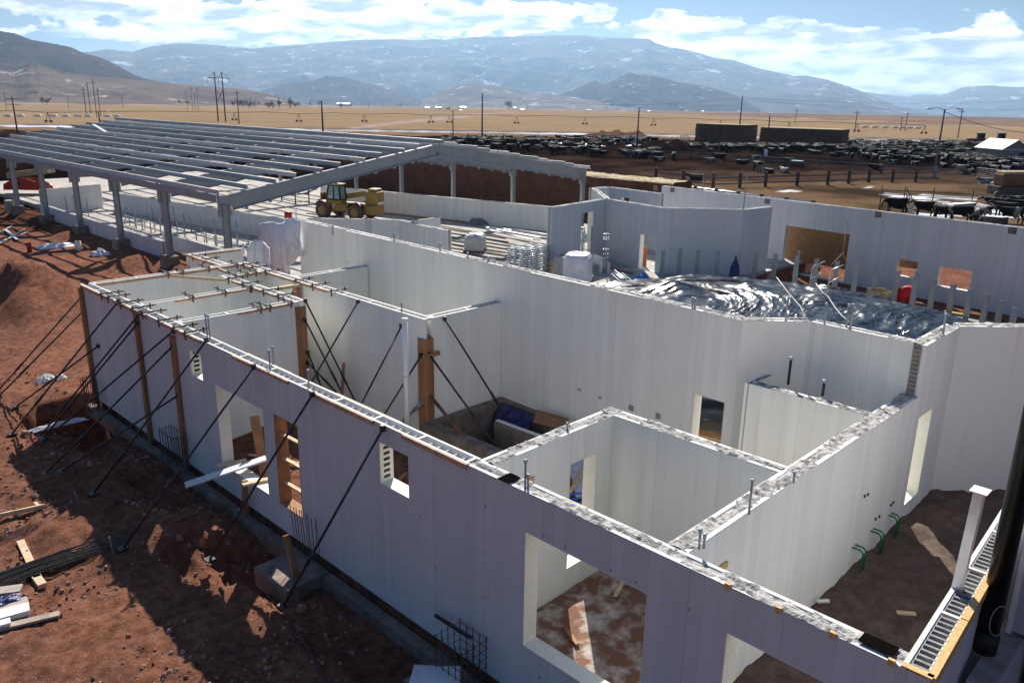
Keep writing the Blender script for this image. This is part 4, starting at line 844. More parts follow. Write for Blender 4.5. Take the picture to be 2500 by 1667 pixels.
for side in (0, 1):
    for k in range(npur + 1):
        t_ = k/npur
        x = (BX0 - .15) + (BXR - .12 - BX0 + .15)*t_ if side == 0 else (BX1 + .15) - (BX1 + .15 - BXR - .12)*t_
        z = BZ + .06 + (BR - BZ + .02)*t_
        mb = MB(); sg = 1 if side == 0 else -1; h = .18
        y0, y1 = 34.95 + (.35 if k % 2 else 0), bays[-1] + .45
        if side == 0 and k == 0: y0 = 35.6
        fl = MB(); fl.box(x - .02, y0, z + h + .0005, x + sg*.075, y1, z + h + .012); fl.build('purlin_flange_sunlit', GALVB, barn)  # brighter steel paints sunlight onto the purlin tops
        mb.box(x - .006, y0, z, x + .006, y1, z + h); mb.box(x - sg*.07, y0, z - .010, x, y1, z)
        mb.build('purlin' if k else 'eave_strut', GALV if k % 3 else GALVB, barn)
# eave girt just under the near eave, sag rods and short clips
mb = MB(); mb.box(BX0 - .34, 35.5, BZ - .28, BX0 - .325, bays[-1], BZ + .02); mb.box(BX0 - .34, 35.5, BZ + .021, BX0 - .22, bays[-1], BZ + .03); mb.build('eave_girt', GALV, barn)
for y in bays[:7]:
    for xa, za in ((BX0 + 1.2, 0), (BX0 + 4.2, 0), (BX0 + 7.4, 0)):
        t_ = (xa - BX0)/(BXR - BX0); z = BZ + (BR - BZ)*t_ + .2
        mb = MB(); mb.bar((xa, y + 1.0, z - .05), (xa, y + 3.2, z - .05), .05, .05); mb.build('loose_strut', GALVB, barn)
for i, y in enumerate(bays[:6]):
    mb = MB(); mb.box(BX0 - .42, y - .42, -.9, BX0 + .30, y + .42, .33); tag(mb.build('column_pedestal', CONCD, None, False, .02), 'concrete pedestal under the %s barn column from the near corner' % ('first', 'second', 'third', 'fourth', 'fifth', 'sixth')[i], 'pedestal', 'concrete pedestals under the barn columns')
plank('bent loose purlin tilted up on the barn roof at the left', (25.2, 74, 5.9), (24.2, 68.5, 5.5), .25, .05, GALVB, 'loose_purlin', 'purlin')
# galvanized posts on the barn floor
root0 = thing('stall_post', 'x', 'post', (0, 0, 0), 'galvanized posts in the barn'); mb = MB(); mb.tube([(0, 0, 0), (0, 0, 1.05)], .04, 8); lpart(mb, 'post', GALVD, root0, True); mb = MB(); mb.tube([(0, 0, 1.05), (0, 0, 1.07)], .045, 8); lpart(mb, 'cap', GALV, root0, True)
first = True
spots = [(20.4, 37.0 + 1.25*k, 1.0, 'in the front row of posts behind the low lavender wall') for k in range(18)] + [(22.6, 40.6 + 1.5*k, 1.1, 'in the second row of posts beside the low grey wall') for k in range(12)] + [(19.6, 61 + 1.9*k, 1.2, 'among the few posts at the far left barn corner') for k in range(4)]
for i, (x, y, s, lb) in enumerate(spots):
    x += random.uniform(-.15, .15); y += random.uniform(-.25, .25); s = s*random.uniform(.85, 1.15); lb = 'bare galvanized post ' + lb
    if first: root0.location = (x, y, 0); root0.scale = (1, 1, s); root0['label'] = lb; first = False
    else: dup(root0, (x, y, 0), 0, lb, scale=(1, 1, s))
def railset(label, pts, zs, r=.025, m=GALVB, posts=True, name='pipe_rail', cat='railing', group=None, zb=0., pr=None):
    g_ = thing(name, label, cat, (pts[0][0], pts[0][1], zb), group)
    for z in zs: mb = MB(); mb.tube([(p[0], p[1], zb + z) for p in pts], r, 6); mb.build('rail', m, g_, True)
    if posts:
        for p in pts: mb = MB(); mb.tube([(p[0], p[1], zb), (p[0], p[1], zb + max(zs) + .12)], pr or r*1.5, 8); mb.build('post', m, g_, True)
    return g_
railset('low galvanized loop rail among the barn posts, nearer one', [(21.2, 40 + 1.6*k) for k in range(5)], (.25, .5), .03); railset('low galvanized loop rail among the barn posts, farther one', [(20.6, 52 + 1.6*k) for k in range(4)], (.3, .55), .03)
railset('grey gate frame standing on the barn floor left of the telehandler', [lev(688, 492, 0)[:2], lev(722, 500, 0)[:2], lev(755, 497, 0)[:2]], (.2, .8, 1.5), .035, PIPE, name='gate_frame', cat='gate')
p = lev(14, 590, -.3); mb = MB(); mb.tube([lev(28, 520, -.3), lev(28, 520, -.3) + Vector((0, 0, .0)) + Vector((0, 0, .95))], .35, 16); tag(mb.build('concrete_stub', CONC), 'rounded concrete stub wall by the leftmost barn columns', 'concrete block')
# red machine hood and tan box beyond the barn at the left
g_ = thing('red_loader', 'red machine with a rounded hood behind the low wall at the far left', 'machine', lev(75, 460, .4)); c = lev(70, 462, .4); R3 = r_; F3 = f0
rg = []
for k in range(9):
    a = k/8; hgt = 1.0*math.sin(PI*min(1, .15 + a*.75)); q = c + R3*(a - .5)*3.4; rg.append([q - F3*.8 + up_*0, q + F3*.8, q + F3*.7 + up_*hgt, q - F3*.7 + up_*hgt])
mb = MB(); mb.loft(rg); mb.build('hood', RED, g_); mb = MB(); q = c + up_*.55; mb.bar(q - R3*.4 - F3*.83, q - R3*.1 - F3*.83, .02, .2); mb.build('window', BLACK, g_)
mb = MB(); mb.bar(c - R3*2.1 + up_*1.05 + F3*1.2, c + R3*1.5 + up_*1.55 + F3*1.2, 1.2, .5); tag(mb.build('tan_tray', STRAW), 'long tan tray behind the red machine at the far left', 'tray')
# ------------------------------------------------------------------ telehandler
hd = Vector((-.346, .928, 0)).normalized(); rz = math.atan2(hd.y, hd.x)
W1 = lev(791, 533, 0); th = local_thing('telehandler', 'dusty yellow telehandler with a glazed cab parked on the barn floor', 'telehandler', W1 + Vector((.92, .35, 0))*.95 - hd*1.35, rz)
# local: +x forward, +y left (towards camera)
mb = MB(); mb.add(*(lambda v: (v, [(0, 3, 2, 1), (4, 5, 6, 7), (0, 1, 5, 4), (1, 2, 6, 5), (2, 3, 7, 6), (3, 0, 4, 7)]))([(-2.1, -.75, .55), (1.9, -.75, .55), (1.9, .78, .55), (-2.1, .78, .55), (-2.1, -.7, 1.15), (1.75, -.7, 1.1), (1.75, .78, 1.1), (-2.1, .78, 1.15)])); lpart(mb, 'chassis', YEL, th, bevel=.05)
mb = MB(); mb.box(-.2, .20, 1.12, 1.1, .95, 1.38); lpart(mb, 'cab_base', YEL, th, bevel=.03)
cab = None
mb = MB()
cw = [(-.15, .18), (1.05, .18), (1.05, .93), (-.15, .93)]; ct = [(-.05, .22), (.85, .22), (.85, .88), (-.05, .88)]
for (a, b2) in zip(cw, ct): mb.bar((a[0], a[1], 1.38), (b2[0], b2[1], 2.42), .09, .09)
mb.bar((.42, .93, 1.38), (.42, .88, 2.42), .07, .07)
for z, q in ((1.40, cw), (2.40, ct)):
    for i in range(4): a, b2 = q[i], q[(i + 1) % 4]; mb.bar((a[0], a[1], z), (b2[0], b2[1], z), .09, .09)
cabf = lpart(mb, 'cab_frame', BLACK, th)
mb = MB(); V = [(x, y, 1.44) for x, y in [(-.12, .20), (1.02, .20), (1.02, .91), (-.12, .91)]] + [(x, y, 2.36) for x, y in [(-.04, .24), (.84, .24), (.84, .87), (-.04, .87)]]
mb.add(V, [(0, 1, 5, 4), (1, 2, 6, 5), (2, 3, 7, 6), (3, 0, 4, 7)]); gl = mb.build('cab_glass', GLASS); gl.parent = cabf
mb = MB(); mb.box(-.14, .14, 2.43, .95, .96, 2.52); lpart(mb, 'cab_roof', mat('pale_yellow_roof', (.55, .42, .18), .6, var=.2), th, bevel=.03)
mb = MB(); mb.box(-.0, .35, 1.4, .35, .75, 1.95); o = lpart(mb, 'seat', BLACK, th, bevel=.04)
mb = MB(); mb.bar((-2.5, -.20, 2.0), (1.9, -.20, 1.25), .34, .38); lpart(mb, 'boom', YEL, th, bevel=.03)
mb = MB(); mb.box(-2.85, -.62, 1.05, -1.85, .35, 2.05); mb.box(-2.72, -.60, 2.06, -2.0, .3, 2.25); lpart(mb, 'engine_cover', YEL, th, bevel=.08)
mb = MB(); mb.box(-2.75, -.75, .45, -2.15, .80, 1.08); lpart(mb, 'counterweight', YEL, th, bevel=.05)
mb = MB(); mb.box(-2.87, -.5, 1.15, -2.851, .22, 1.32); lpart(mb, 'rear_plate', WHITE, th)
mb = MB()                                     # block letters on the side panel
def letter(x, z, rows):
    for j, rw in enumerate(rows):
        for i, c_ in enumerate(rw):
            if c_ == '#': mb.box(x - i*.06 - .06, .781, z - j*.07 - .07, x - i*.06, .79, z - j*.07)
letter(.62, 1.10, ('####', '#...', '###.', '#...', '#...')); lpart(mb, 'side_mark', WHITE, th)
mb = MB(); mb.box(1.9, -.55, .7, 2.1, .55, 1.3); mb.box(1.85, -.12, 1.25, 2.05, .3, 1.75); lpart(mb, 'carriage', RUST, th)
for yy in (-.4, .4): mb = MB(); mb.box(2.1, yy - .06, .12, 3.3, yy + .06, .18); mb.box(2.1, yy - .06, .12, 2.17, yy + .06, 1.0); lpart(mb, 'fork', RUST, th)
for x, y in ((1.35, .95), (-1.45, .95), (1.35, -.95), (-1.45, -.95)):
    mb = MB(); rg = []
    for (dy, r) in ((-.20, .38), (-.20, .52), (-.14, .60), (.14, .60), (.20, .52), (.20, .38)): rg.append([(x + r*math.cos(2*PI*j/28), y + dy, .60 + r*math.sin(2*PI*j/28)) for j in range(28)])
    mb.loft(rg); wh = lpart(mb, 'wheel', TYRE, th, True); mb = MB(); mb.disc((x, y + (.02 if y > 0 else -.02), .6), .30, .40, 20, 'y'); mb.disc((x, y + (.04 if y > 0 else -.04), .6), .10, .44, 12, 'y'); rm = mb.build('rim', YEL); rm.parent = wh
    mb = MB(); pts = [(x + .70*math.cos(t_), y, .60 + .70*math.sin(t_)) for t_ in [PI*.15 + PI*.7*k/8 for k in range(9)]]
    for a, b2 in zip(pts, pts[1:]): mb.bar(a, b2, .44, .03)
    lpart(mb, 'fender', BLACK if x < 0 else YEL, th)
# ------------------------------------------------------------------ material behind the tall wall
def wrapped(label, px, py, z, sx, sy, sz, rz, m, seed, name='wrapped_pallet', cat='pallet'):
    p = lev(px, py, z); g_ = local_thing(name, label, cat, p, rz)
    mb = MB(); vs = []; n_ = 14
    rg = []
    for k in range(9):
        zz = sz*k/8; e = 1 - .22*max(0, (k - 6)/2)**2
        ring = []
        for j in range(32):
            t_ = 2*PI*j/32; c_, s_ = math.cos(t_), math.sin(t_); q = (abs(c_)**6 + abs(s_)**6)**(-1/6)
            w_ = 1 + .05*nz(c_*3, s_*3, k*.5 + seed); ring.append((c_*q*sx/2*e*w_, s_*q*sy/2*e*w_, .12 + zz + .03*nz(c_*4, s_*4, seed + k)))
        rg.append(ring)
    mb.loft(rg); lpart(mb, 'wrapping', m, g_)
    mb = MB()
    for k in range(3): mb.box(-sx/2, -sy/2 + k*(sy/2 - .05), 0, sx/2, -sy/2 + k*(sy/2 - .05) + .1, .10)
    mb.box(-sx/2 - .05, -sy/2, .10, sx/2 + .05, sy/2, .125); lpart(mb, 'pallet', WOOD, g_)
    mb = MB(); mb.box(-sx*.52, -.02, .12, sx*.52, .02, .13); mb.bar((-sx*.3, -sy*.2, sz + .13), (sx*.35, sy*.3, sz + .15), .05, .02); lpart(mb, 'strap', BLACK, g_)
    return g_
wrapped('grey wrapped block of bags on a wooden pallet', 1160, 612, 0, 1.5, 1.1, .85, .6, mat('grey_wrap', (.42, .43, .44), .5, var=.2, bump=.6), 3)
wrapped('large blue white tarp wrapped bundle right of the stacked panels', 1409, 690, 0, 1.5, 1.3, 1.30, .5, TARP, 5, 'wrapped_bundle', 'bundle')
wrapped('grey perforated sacks against the left side of the wrapped bundle', 1372, 688, 0, .9, .8, 1.15, .2, mat('grey_sack', (.36, .36, .35), .7, var=.2), 7, 'wrapped_bundle', 'bundle')
p = lev(1357, 676, 0); mb = MB(); mb.box(p.x - .2, p.y - .2, 0, p.x + .3, p.y + .25, .75); tag(mb.build('orange_crate', OSB), 'orange board crate behind the grey sacks', 'crate')
# stack of galvanized stall panels
pk = lev(1292, 672, 0); k_ = 13
for i in range(k_):
    z = .06 + i*.115; g_ = local_thing('galvanized_gate', 'galvanized gate panel in the tall stack, %s from the top' % ('thirteenth twelfth eleventh tenth ninth eighth seventh sixth fifth fourth third second first'.split()[i]), 'panel', (pk.x + random.uniform(-.03, .03), pk.y + random.uniform(-.03, .03), z), .08 + random.uniform(-.02, .02), 'stacked stall panels')
    mb = MB(); L_, Wd = 2.1, 1.25; mb.tube([(-L_/2, -Wd/2, 0), (L_/2, -Wd/2, 0), (L_/2, Wd/2, 0), (-L_/2, Wd/2, 0), (-L_/2, -Wd/2, 0)], .032, 6); lpart(mb, 'frame', GALV, g_, True)
    mb = MB()
    for q in (-.7, 0, .7): mb.tube([(q, -Wd/2, 0), (q + .06, 0, .02), (q, Wd/2, 0)], .028, 6)
    for q in (-.9, -.3, .3, .9): mb.tube([(q, -Wd/2 - .04, .0), (q, -Wd/2 - .04, .06)], .03, 6)
    lpart(mb, 'crossbar', GALVB, g_, True)
# long bright rails lying on the floor
for i, (a, b2) in enumerate((((1186, 552), (1345, 578)), ((1188, 556), (1318, 580)), ((1195, 562), (1300, 586)), ((1250, 560), (1340, 574)))):
    plank('bright galvanized rail in the pile left of the doorway wall, %s' % ('longest', 'second', 'third', 'shortest on top')[i], lev(*a, .12 + i*.03), lev(*b2, .12 + i*.03), .16, .08, GALVB, 'steel_rail', 'steel rail')
for k in range(9):
    a = lev(1075, 556 + k*9, .03); b2 = lev(1235 + k*6, 582 + k*9.5, .03); o = plank('dark timber batten in the striped layout on the floor, %s row from the back' % ('first second third fourth fifth sixth seventh eighth ninth'.split()[k]), a, b2, .10, .08, CONCD, 'batten', 'batten'); o['group'] = 'battens on the floor behind the tall wall'
plank('long timber board along the foot of the low white wall', lev(920, 519, 0.03), lev(1165, 546, .03), .1, .12, WOOD)
crumple('grey heap of crumpled sheet at the end of the long board', 'sheet_heap', mat('grey_sheet', (.18, .18, .18), .7, var=.4), 1177, 546, 0, 2.6, 1.5, .55, 20, 'sheet')
# scaffold-like gate panels standing by the doorway
pts = [lev(1368, 655, 0), lev(1404, 652, 0), lev(1440, 662, 0)]
g_ = thing('pipe_gate', 'tall galvanized uprights with cross rails in front of the doorway wall', 'gate', pts[0])
for (px, py, h) in ((1370, 640, 2.15), (1407, 640, 1.9), (1441, 655, 2.2), (1357, 630, .9), (1337, 612, 1.5), (1420, 648, 1.8)):
    q = lev(px, py, 0); mb = MB(); mb.tube([q, q + Vector((0, 0, h))], .04, 8); mb.build('upright', GALV, g_, True)
for (a, za, b2, zb_) in (((1337, 612), 1.25, (1441, 655), 1.45), ((1337, 612), .75, (1441, 655), .9), ((1370, 640), 1.45, (1441, 655), 1.65), ((1370, 640), .55, (1441, 655), .55)):
    A_, B_ = lev(*a, 0), lev(*b2, 0); mb = MB(); mb.tube([A_ + Vector((0, 0, za)), B_ + Vector((0, 0, zb_))], .028, 6); mb.build('rail', GALVB, g_, True)
for (px, py, h, zs, lb) in ((1476, 666, 2.05, (.62, .80, .98, 1.22, 1.72, 1.82, 2.0), 'tall post with stacked ring clamps on a white base'), (1421, 640, 1.95, (1.55, 1.7, 1.9), 'shorter post with ring clamps near the doorway')):
    q = lev(px, py, 0); g_ = thing('ring_post', lb, 'post', q)
    for dx in (-.05, .05): mb = MB(); mb.tube([q + Vector((dx, -dx, 0)), q + Vector((dx, -dx, h))], .028, 6); mb.build('pipe', GALV, g_, True)
    for z in zs: mb = MB(); mb.tube([q + Vector((.14*math.cos(t_), .14*math.sin(t_), z)) for t_ in [2*PI*k/12 for k in range(13)]], .022, 6); mb.build('ring', GALVB, g_, True)
    if h > 2: mb = MB(); mb.bar(q + Vector((-.14, .14, 0)), q + Vector((-.12, .12, .55)), .16, .08); mb.bar(q + Vector((.14, -.14, 0)), q + Vector((.12, -.12, .55)), .16, .08); mb.build('base', WHITE, g_)
mb = MB(); mb.bar(lev(1444, 640, 0) + Vector((0, 0, .25)), lev(1476, 652, 0) + Vector((0, 0, .25)), .1, .5); tag(mb.build('white_kerb', WHITE), 'low white kerb between the gate and the ring clamp post', 'kerb')
mb = MB(); mb.tube([lev(1484, 650, .04), lev(1510, 660, .04), lev(1545, 668, .04)], .03, 6); tag(mb.build('red_hose', RED, None, True), 'red hose along the foot of the doorway wall', 'hose')
p = lev(1515, 696, 0); g_ = local_thing('steel_box', 'open white steel box lying beside the black sheet', 'steel box', p, .9); mb = MB(); mb.box(-.9, -.3, 0, .9, .3, .04); mb.box(-.9, -.3, .04, .9, -.27, .42); mb.box(-.9, .27, .04, .9, .3, .42); mb.box(.87, -.26, .04, .9, .26, .42); mb.box(-.9, -.26, .04, -.87, .26, .42); lpart(mb, 'tray', GALV, g_)
mb = MB(); mb.bar((-.5, 0, .425), (.6, 0, .425), .3, .02); lpart(mb, 'lid', WHITE, g_); mb = MB(); mb.tube([(-1.1, 0, .5), (.9, .1, .55)], .03, 6); lpart(mb, 'handle', GALVB, g_, True)
for i in range(3): mb = MB(); a, b2 = lev(1445 + i*22, 700 + i*7, .03), lev(1468 + i*26, 722 + i*6, .03); mb.bar(a, b2, .35, .02); tag(mb.build('white_sheet', WHITE), 'flat white sheet on the floor by the steel box, %s of three' % ('left', 'middle', 'right')[i], 'sheet')
crumple('small bright blue bag by the edge of the black sheet', 'blue_bag', mat('bright_blue', (.03, .20, .50), .5, var=.2), 1568, 680, .3, .5, .5, .35, 31, 'bag')
p = ony(1580, 645, m1[1] - 3.0); o = plank('orange board standing in the second doorway', lev(1566, 690, .0) if False else Vector((*[(m1[i] + (m2[i] - m1[i])*.47) for i in (0, 1)], .52)) + Vector((.8, .2, 0)), Vector((*[(m1[i] + (m2[i] - m1[i])*.68) for i in (0, 1)], .52)) + Vector((.8, .2, 0)), .05, 1.05, mat('orange_board', (.36, .12, .04), .8, var=.2), 'orange_board', 'board')
# ------------------------------------------------------------------ rotary platform under black plastic
RC = Vector((25.6, 12.9)); RR = 8.25
g_ = thing('rotary_platform', 'round concrete platform hidden under the black plastic', 'platform', (RC.x, RC.y, 0)); mb = MB(); mb.tube([(RC.x, RC.y, .50), (RC.x, RC.y, .72)], RR - .25, 64); mb.build('deck', JAMB, g_)
for k in range(20): a = 2*PI*k/20; mb = MB(); mb.tube([(RC.x + 7.2*math.cos(a), RC.y + 7.2*math.sin(a), 0), (RC.x + 7.2*math.cos(a), RC.y + 7.2*math.sin(a), .499)], .12, 8); mb.build('leg', CONC, g_)
plank('long tan board on the floor behind the tall wall doorway', (16.9, 12.5, .04), (18.6, 7.6, .04), .5, .06, mat('tan_board', (.40, .24, .13), .8, var=.2))
mb = MB(); vs = []; na_, nr_ = 420, 120
for i in range(nr_ + 1):
    q = i/nr_; r = RR*1.06*q
    for j in range(na_):
        t_ = 2*PI*j/na_; x = RC.x + math.cos(t_)*r*(1 + .03*nz(math.cos(t_)*2, math.sin(t_)*2, 4)); y = RC.y + math.sin(t_)*r*(1 + .03*nz(math.cos(t_)*2, math.sin(t_)*2, 9))
        k1 = .13*fbm(x*.35, y*.35, 2, 3)
        u = x + .8*fbm(x*.22, y*.22, 5, 2); v = y + .8*fbm(x*.22, y*.22, 15, 2)
        an = TH - PI/2 + .9*fbm(x*.12, y*.12, 31, 2); cu, su = -math.cos(TH), math.sin(TH); an = 1.1*fbm(x*.10, y*.10, 31, 2)
        al0 = u*math.sin(TH) + v*math.cos(TH); ac0 = -u*math.cos(TH) + v*math.sin(TH); al = al0*math.cos(an) + ac0*math.sin(an); ac = -al0*math.sin(an) + ac0*math.cos(an)
        wr = max(0, 1 - abs(noise.noise(Vector((al*.16, ac*.42, 3))))*2.4)**2; wr2 = max(0, 1 - abs(noise.noise(Vector((al*.22, ac*.95, 13))))*2.2)**2; wr3 = max(0, 1 - abs(noise.noise(Vector((al*.35, ac*2.1, 23))))*2)
        z = .86 + k1 + .085*wr + .045*wr2 + .034*wr3 + .045*max(0, 1 - abs(noise.noise(Vector((al*1.3 + ac*.6, ac*2.4 - al*.8, 33))))*2.6)
        pk_ = max(0, 1 - math.hypot(x - 31.6, y - 13.0)/1.4); z += .28*pk_**1.5; pk_ = max(0, 1 - math.hypot(x - 28.2, y - 18.1)/1.3); z += .35*pk_**1.5; pk_ = max(0, 1 - math.hypot(x - 30.9, y - 16.3)/1.1); z += .25*pk_**1.5
        if q > .93: z = z*(1 - (q - .93)/.07) + .60*(q - .93)/.07
        vs.append((x, y, z))
mb.add(vs, [(i*na_ + j, i*na_ + (j + 1) % na_, (i + 1)*na_ + (j + 1) % na_, (i + 1)*na_ + j) for i in range(nr_) for j in range(na_)])
tag(mb.build('black_plastic_sheet', BLACKP, None, True), 'huge crumpled shiny black plastic sheet over the round platform', 'plastic sheet')
def rope(label, pts, m, r=.022):
    mb = MB(); mb.tube([lev(px, py, z) for px, py, z in pts], r, 5); return tag(mb.build('rope', m, None, True), label, 'rope')
ROPE = mat('pale_rope', (.50, .47, .38), .9)
rope('pale rope crossing the black sheet to the tall wall', [(1896, 677, 1.15), (1925, 715, 1.2), (1954, 748, 1.35), (1971, 784, 2.2)], ROPE)
rope('second rope curving over the black sheet to the paired uprights', [(1992, 692, 1.2), (2010, 716, 1.2), (2020, 722, 1.2), (2040, 752, 1.3), (2055, 770, 1.6), (2074, 786, 2.4)], mat('bluish_rope', (.45, .52, .55), .9))
# stall posts round the platform
sp_ = [(1618, 611, 1615, 668), (1662, 610, 1656, 668), (1707, 611, 1700, 668), (1755, 612, 1748, 668), (1845, 615, 1841, 668), (1895, 619, 1888, 672), (1946, 624, 1941, 680), (1993, 631, 1988, 688), (2044, 637, 2038, 694), (2092, 643, 2085, 702), (2145, 652, 2132, 712), (2194, 661, 2184, 722), (2237, 671, 2229, 734), (2282, 682, 2272, 744), (2328, 694, 2318, 758), (2370, 706, 2359, 772), (2410, 719, 2398, 788), (2448, 735, 2434, 792), (2486, 752, 2470, 796)]
for i, (tx, ty, bx_, by_) in enumerate(sp_):
    p = lev(bx_, by_, .42); a, b2, c_ = view_ray(tx, ty); d = math.hypot(p.x, p.y); zt = HC + c_*d/math.hypot(a, b2)
    ang = math.atan2(p.y - RC.y, p.x - RC.x); g_ = local_thing('stall_upright', 'pale flared stall upright round the black sheet, number %s from the left' % ('one two three four five six seven eight nine ten eleven twelve thirteen fourteen fifteen sixteen seventeen eighteen nineteen'.split()[i]), 'stall post', (p.x, p.y, 0), ang, 'stall uprights round the platform')
    h = zt; w_ = .13; mb = MB()
    mb.add([(-.03, -w_, 0), (.03, -w_*.8, 0), (.03, w_*.8, 0), (-.03, w_, 0), (-.07, -w_*.75, h), (.10, -w_*.5, h*.98), (.10, w_*.5, h*.98), (-.07, w_*.75, h)], [(0, 3, 2, 1), (4, 5, 6, 7), (0, 1, 5, 4), (1, 2, 6, 5), (2, 3, 7, 6), (3, 0, 4, 7)])
    lpart(mb, 'channel', GALVD if i % 3 else GALV, g_); mb = MB(); mb.box(-.14, -.14, 0, .14, .14, .02); mb.box(-.09, -w_*.7, h*.94, .02, -w_*.7 + .012, h*1.02); lpart(mb, 'base_plate', GALVD, g_)
p = lev(1793, 668, .42); mb = MB(); rg = []
for z, r in ((.0, .26), (.35, .25), (.75, .22), (1.0, .12), (1.15, .06), (1.3, .05)): rg.append([(p.x + r*math.cos(2*PI*j/16)*(1 + .15*nz(j, z*3)), p.y + r*math.sin(2*PI*j/16), z) for j in range(16)])
mb.loft(rg); tag(mb.build('blue_cloth', BLUE, None, True), 'dark blue cloth hanging on a stall upright left of the wide opening', 'cloth')
for px, py, h in ((1948, 680, 1.75), (1661, 668, 1.65), (2232, 733, 1.75)):
    p = lev(px - 5, py, .42); mb = MB(); mb.bar((p.x, p.y, 0), (p.x, p.y, h), .09, .06); tag(mb.build('tall_upright', GALVD), 'taller thin steel upright beside the stall uprights at %s' % {1948: 'the wide opening', 1661: 'the left', 2232: 'the red barrel'}[px], 'upright')
for px, py, lb in ((1978, 690, 'left'), (2022, 700, 'right')):
    p = lev(px, py, .42); g_ = thing('bent_rail', 'bent galvanized double rail in front of the wide opening, %s one' % lb, 'rail', (p.x, p.y, 0)); mb = MB(); s_ = r_*.36 + Vector((0, 0, 0))
    mb.tube([(p.x, p.y, 0), (p.x, p.y, 1.05), (p.x + s_.x*.15, p.y + s_.y*.15, 1.2), (p.x + s_.x*1.6, p.y + s_.y*1.6, 1.45)], .028, 6); mb.build('rail', GALVB, g_, True); mb = MB(); mb.tube([(p.x, p.y, .6), (p.x + s_.x*1.3, p.y + s_.y*1.3, .88)], .028, 6); mb.build('rail', GALVB, g_, True)
p = lev(2070, 640, 1.2); mb = MB(); t0 = onx(2058, 618, 37.5); mb.tube([t0 + Vector((0, 0, 1.6)), t0, t0 + r_*.5 - up_*.9], .02, 5); mb.tube([t0, t0 - r_*.5 - up_*.6], .02, 5); tag(mb.build('sling', STRAW, None, True), 'yellow sling hanging in the right side of the wide opening', 'sling')
p = lev(2212, 724, .42); mb = MB(); ctr = Vector((p.x, p.y, .55)); ax = r_*.35 + f0*.3
mb.tube([ctr - ax*.6, ctr + ax*.6], .34, 28); tag(mb.build('red_barrel', mat('bright_red', (.50, .012, .01), .45, var=.1), None, True), 'bright red barrel lying behind the stall uprights', 'barrel')
p = lev(2148, 720, .3); g_ = local_thing('cardboard_box', 'open brown cardboard box at the edge of the black sheet', 'box', (p.x, p.y, .02), .9); mb = MB()
for b4 in ((-.5, -.35, 0, .5, -.33, .5), (-.5, .33, 0, .5, .35, .5), (-.5, -.33, 0, -.48, .33, .5), (.48, -.33, 0, .5, .33, .5)): mb.box(*b4)
lpart(mb, 'side', STRAW, g_)
plank('long orange board on the floor right of the black sheet', lev(2255, 753, .3), lev(2385, 792, .3), .28, .06, OSB)
plank('yellow hose reel strip beside the long orange board', lev(2305, 760, .3), lev(2355, 768, .3), .3, .05, YEL)
mb = MB(); q = lev(1565, 450, 3.6)
# white wrapped bundle hanging over the end of the tall wall
def drape(label, pts_top, drop, z0, m, seed, name='white_tarp', cat='tarp', thick=.35):
    mb = MB(); vs = []; n_ = 30; mrow = 22
    for i in range(n_ + 1):
        s = i/n_; k = s*(len(pts_top) - 1); a = int(min(k, len(pts_top) - 2)); f = k - a; P = Vector(pts_top[a])*(1 - f) + Vector(pts_top[a + 1])*f
        for j in range(mrow + 1):
            q = j/mrow; dz = drop(s)*q; out = thick*math.sin(PI*min(1, q*1.1))*(.5 + .5*math.sin(PI*s)); fold = .07*math.sin(s*26 + 5*q + seed) + .06*nz(s*8, q*5, seed)
            vs.append(tuple(P + Vector((-.75, -.65, 0))*(out + fold*(.3 + q)) - up_*dz + up_*.05*nz(s*6, q*3, seed + 3)))
    mb.add(vs, [(i*(mrow + 1) + j, (i + 1)*(mrow + 1) + j, (i + 1)*(mrow + 1) + j + 1, i*(mrow + 1) + j + 1) for i in range(n_) for j in range(mrow)])
    o = mb.build(name, m, None, True); s_ = o.modifiers.new('s', 'SOLIDIFY'); s_.thickness = .02; return tag(o, label, cat)
drape('white tarp bunched over the far end of the tall wall', [onx(636, 546, 16.6), onx(660, 541, 16.2), onx(690, 545, 15.9), onx(700, 536, 15.6), onx(732, 538, 15.5)], lambda s: 1.2 + .8*math.sin(PI*s*1.0), 4, TARP, 2)
drape('white sheet hanging from the top of the tall wall end', [onx(702, 533, 15.45), onx(718, 535, 15.42), onx(734, 541, 15.4)], lambda s: 1.3, 4, TARP, 5, thick=.2)
drape('pale rounded wrapped panel below the bunched tarp', [lev(602, 607, H1), lev(622, 586, H1 + .35), lev(640, 588, H1 + .35), lev(656, 603, H1)], lambda s: 2.2, 3, TARP, 9, thick=.12)
g_ = thing('red_fitting', 'small red and white fitting on top of the bunched tarp', 'fitting', onx(704, 530, 15.6)); mb = MB(); q = onx(704, 532, 15.7); mb.tube([q, q + up_*.22], .14, 12); mb.build('body', RED, g_, True); mb = MB(); mb.tube([q + r_*.3, q + r_*.3 + up_*.3], .03, 8); mb.build('pipe', WHITE, g_)
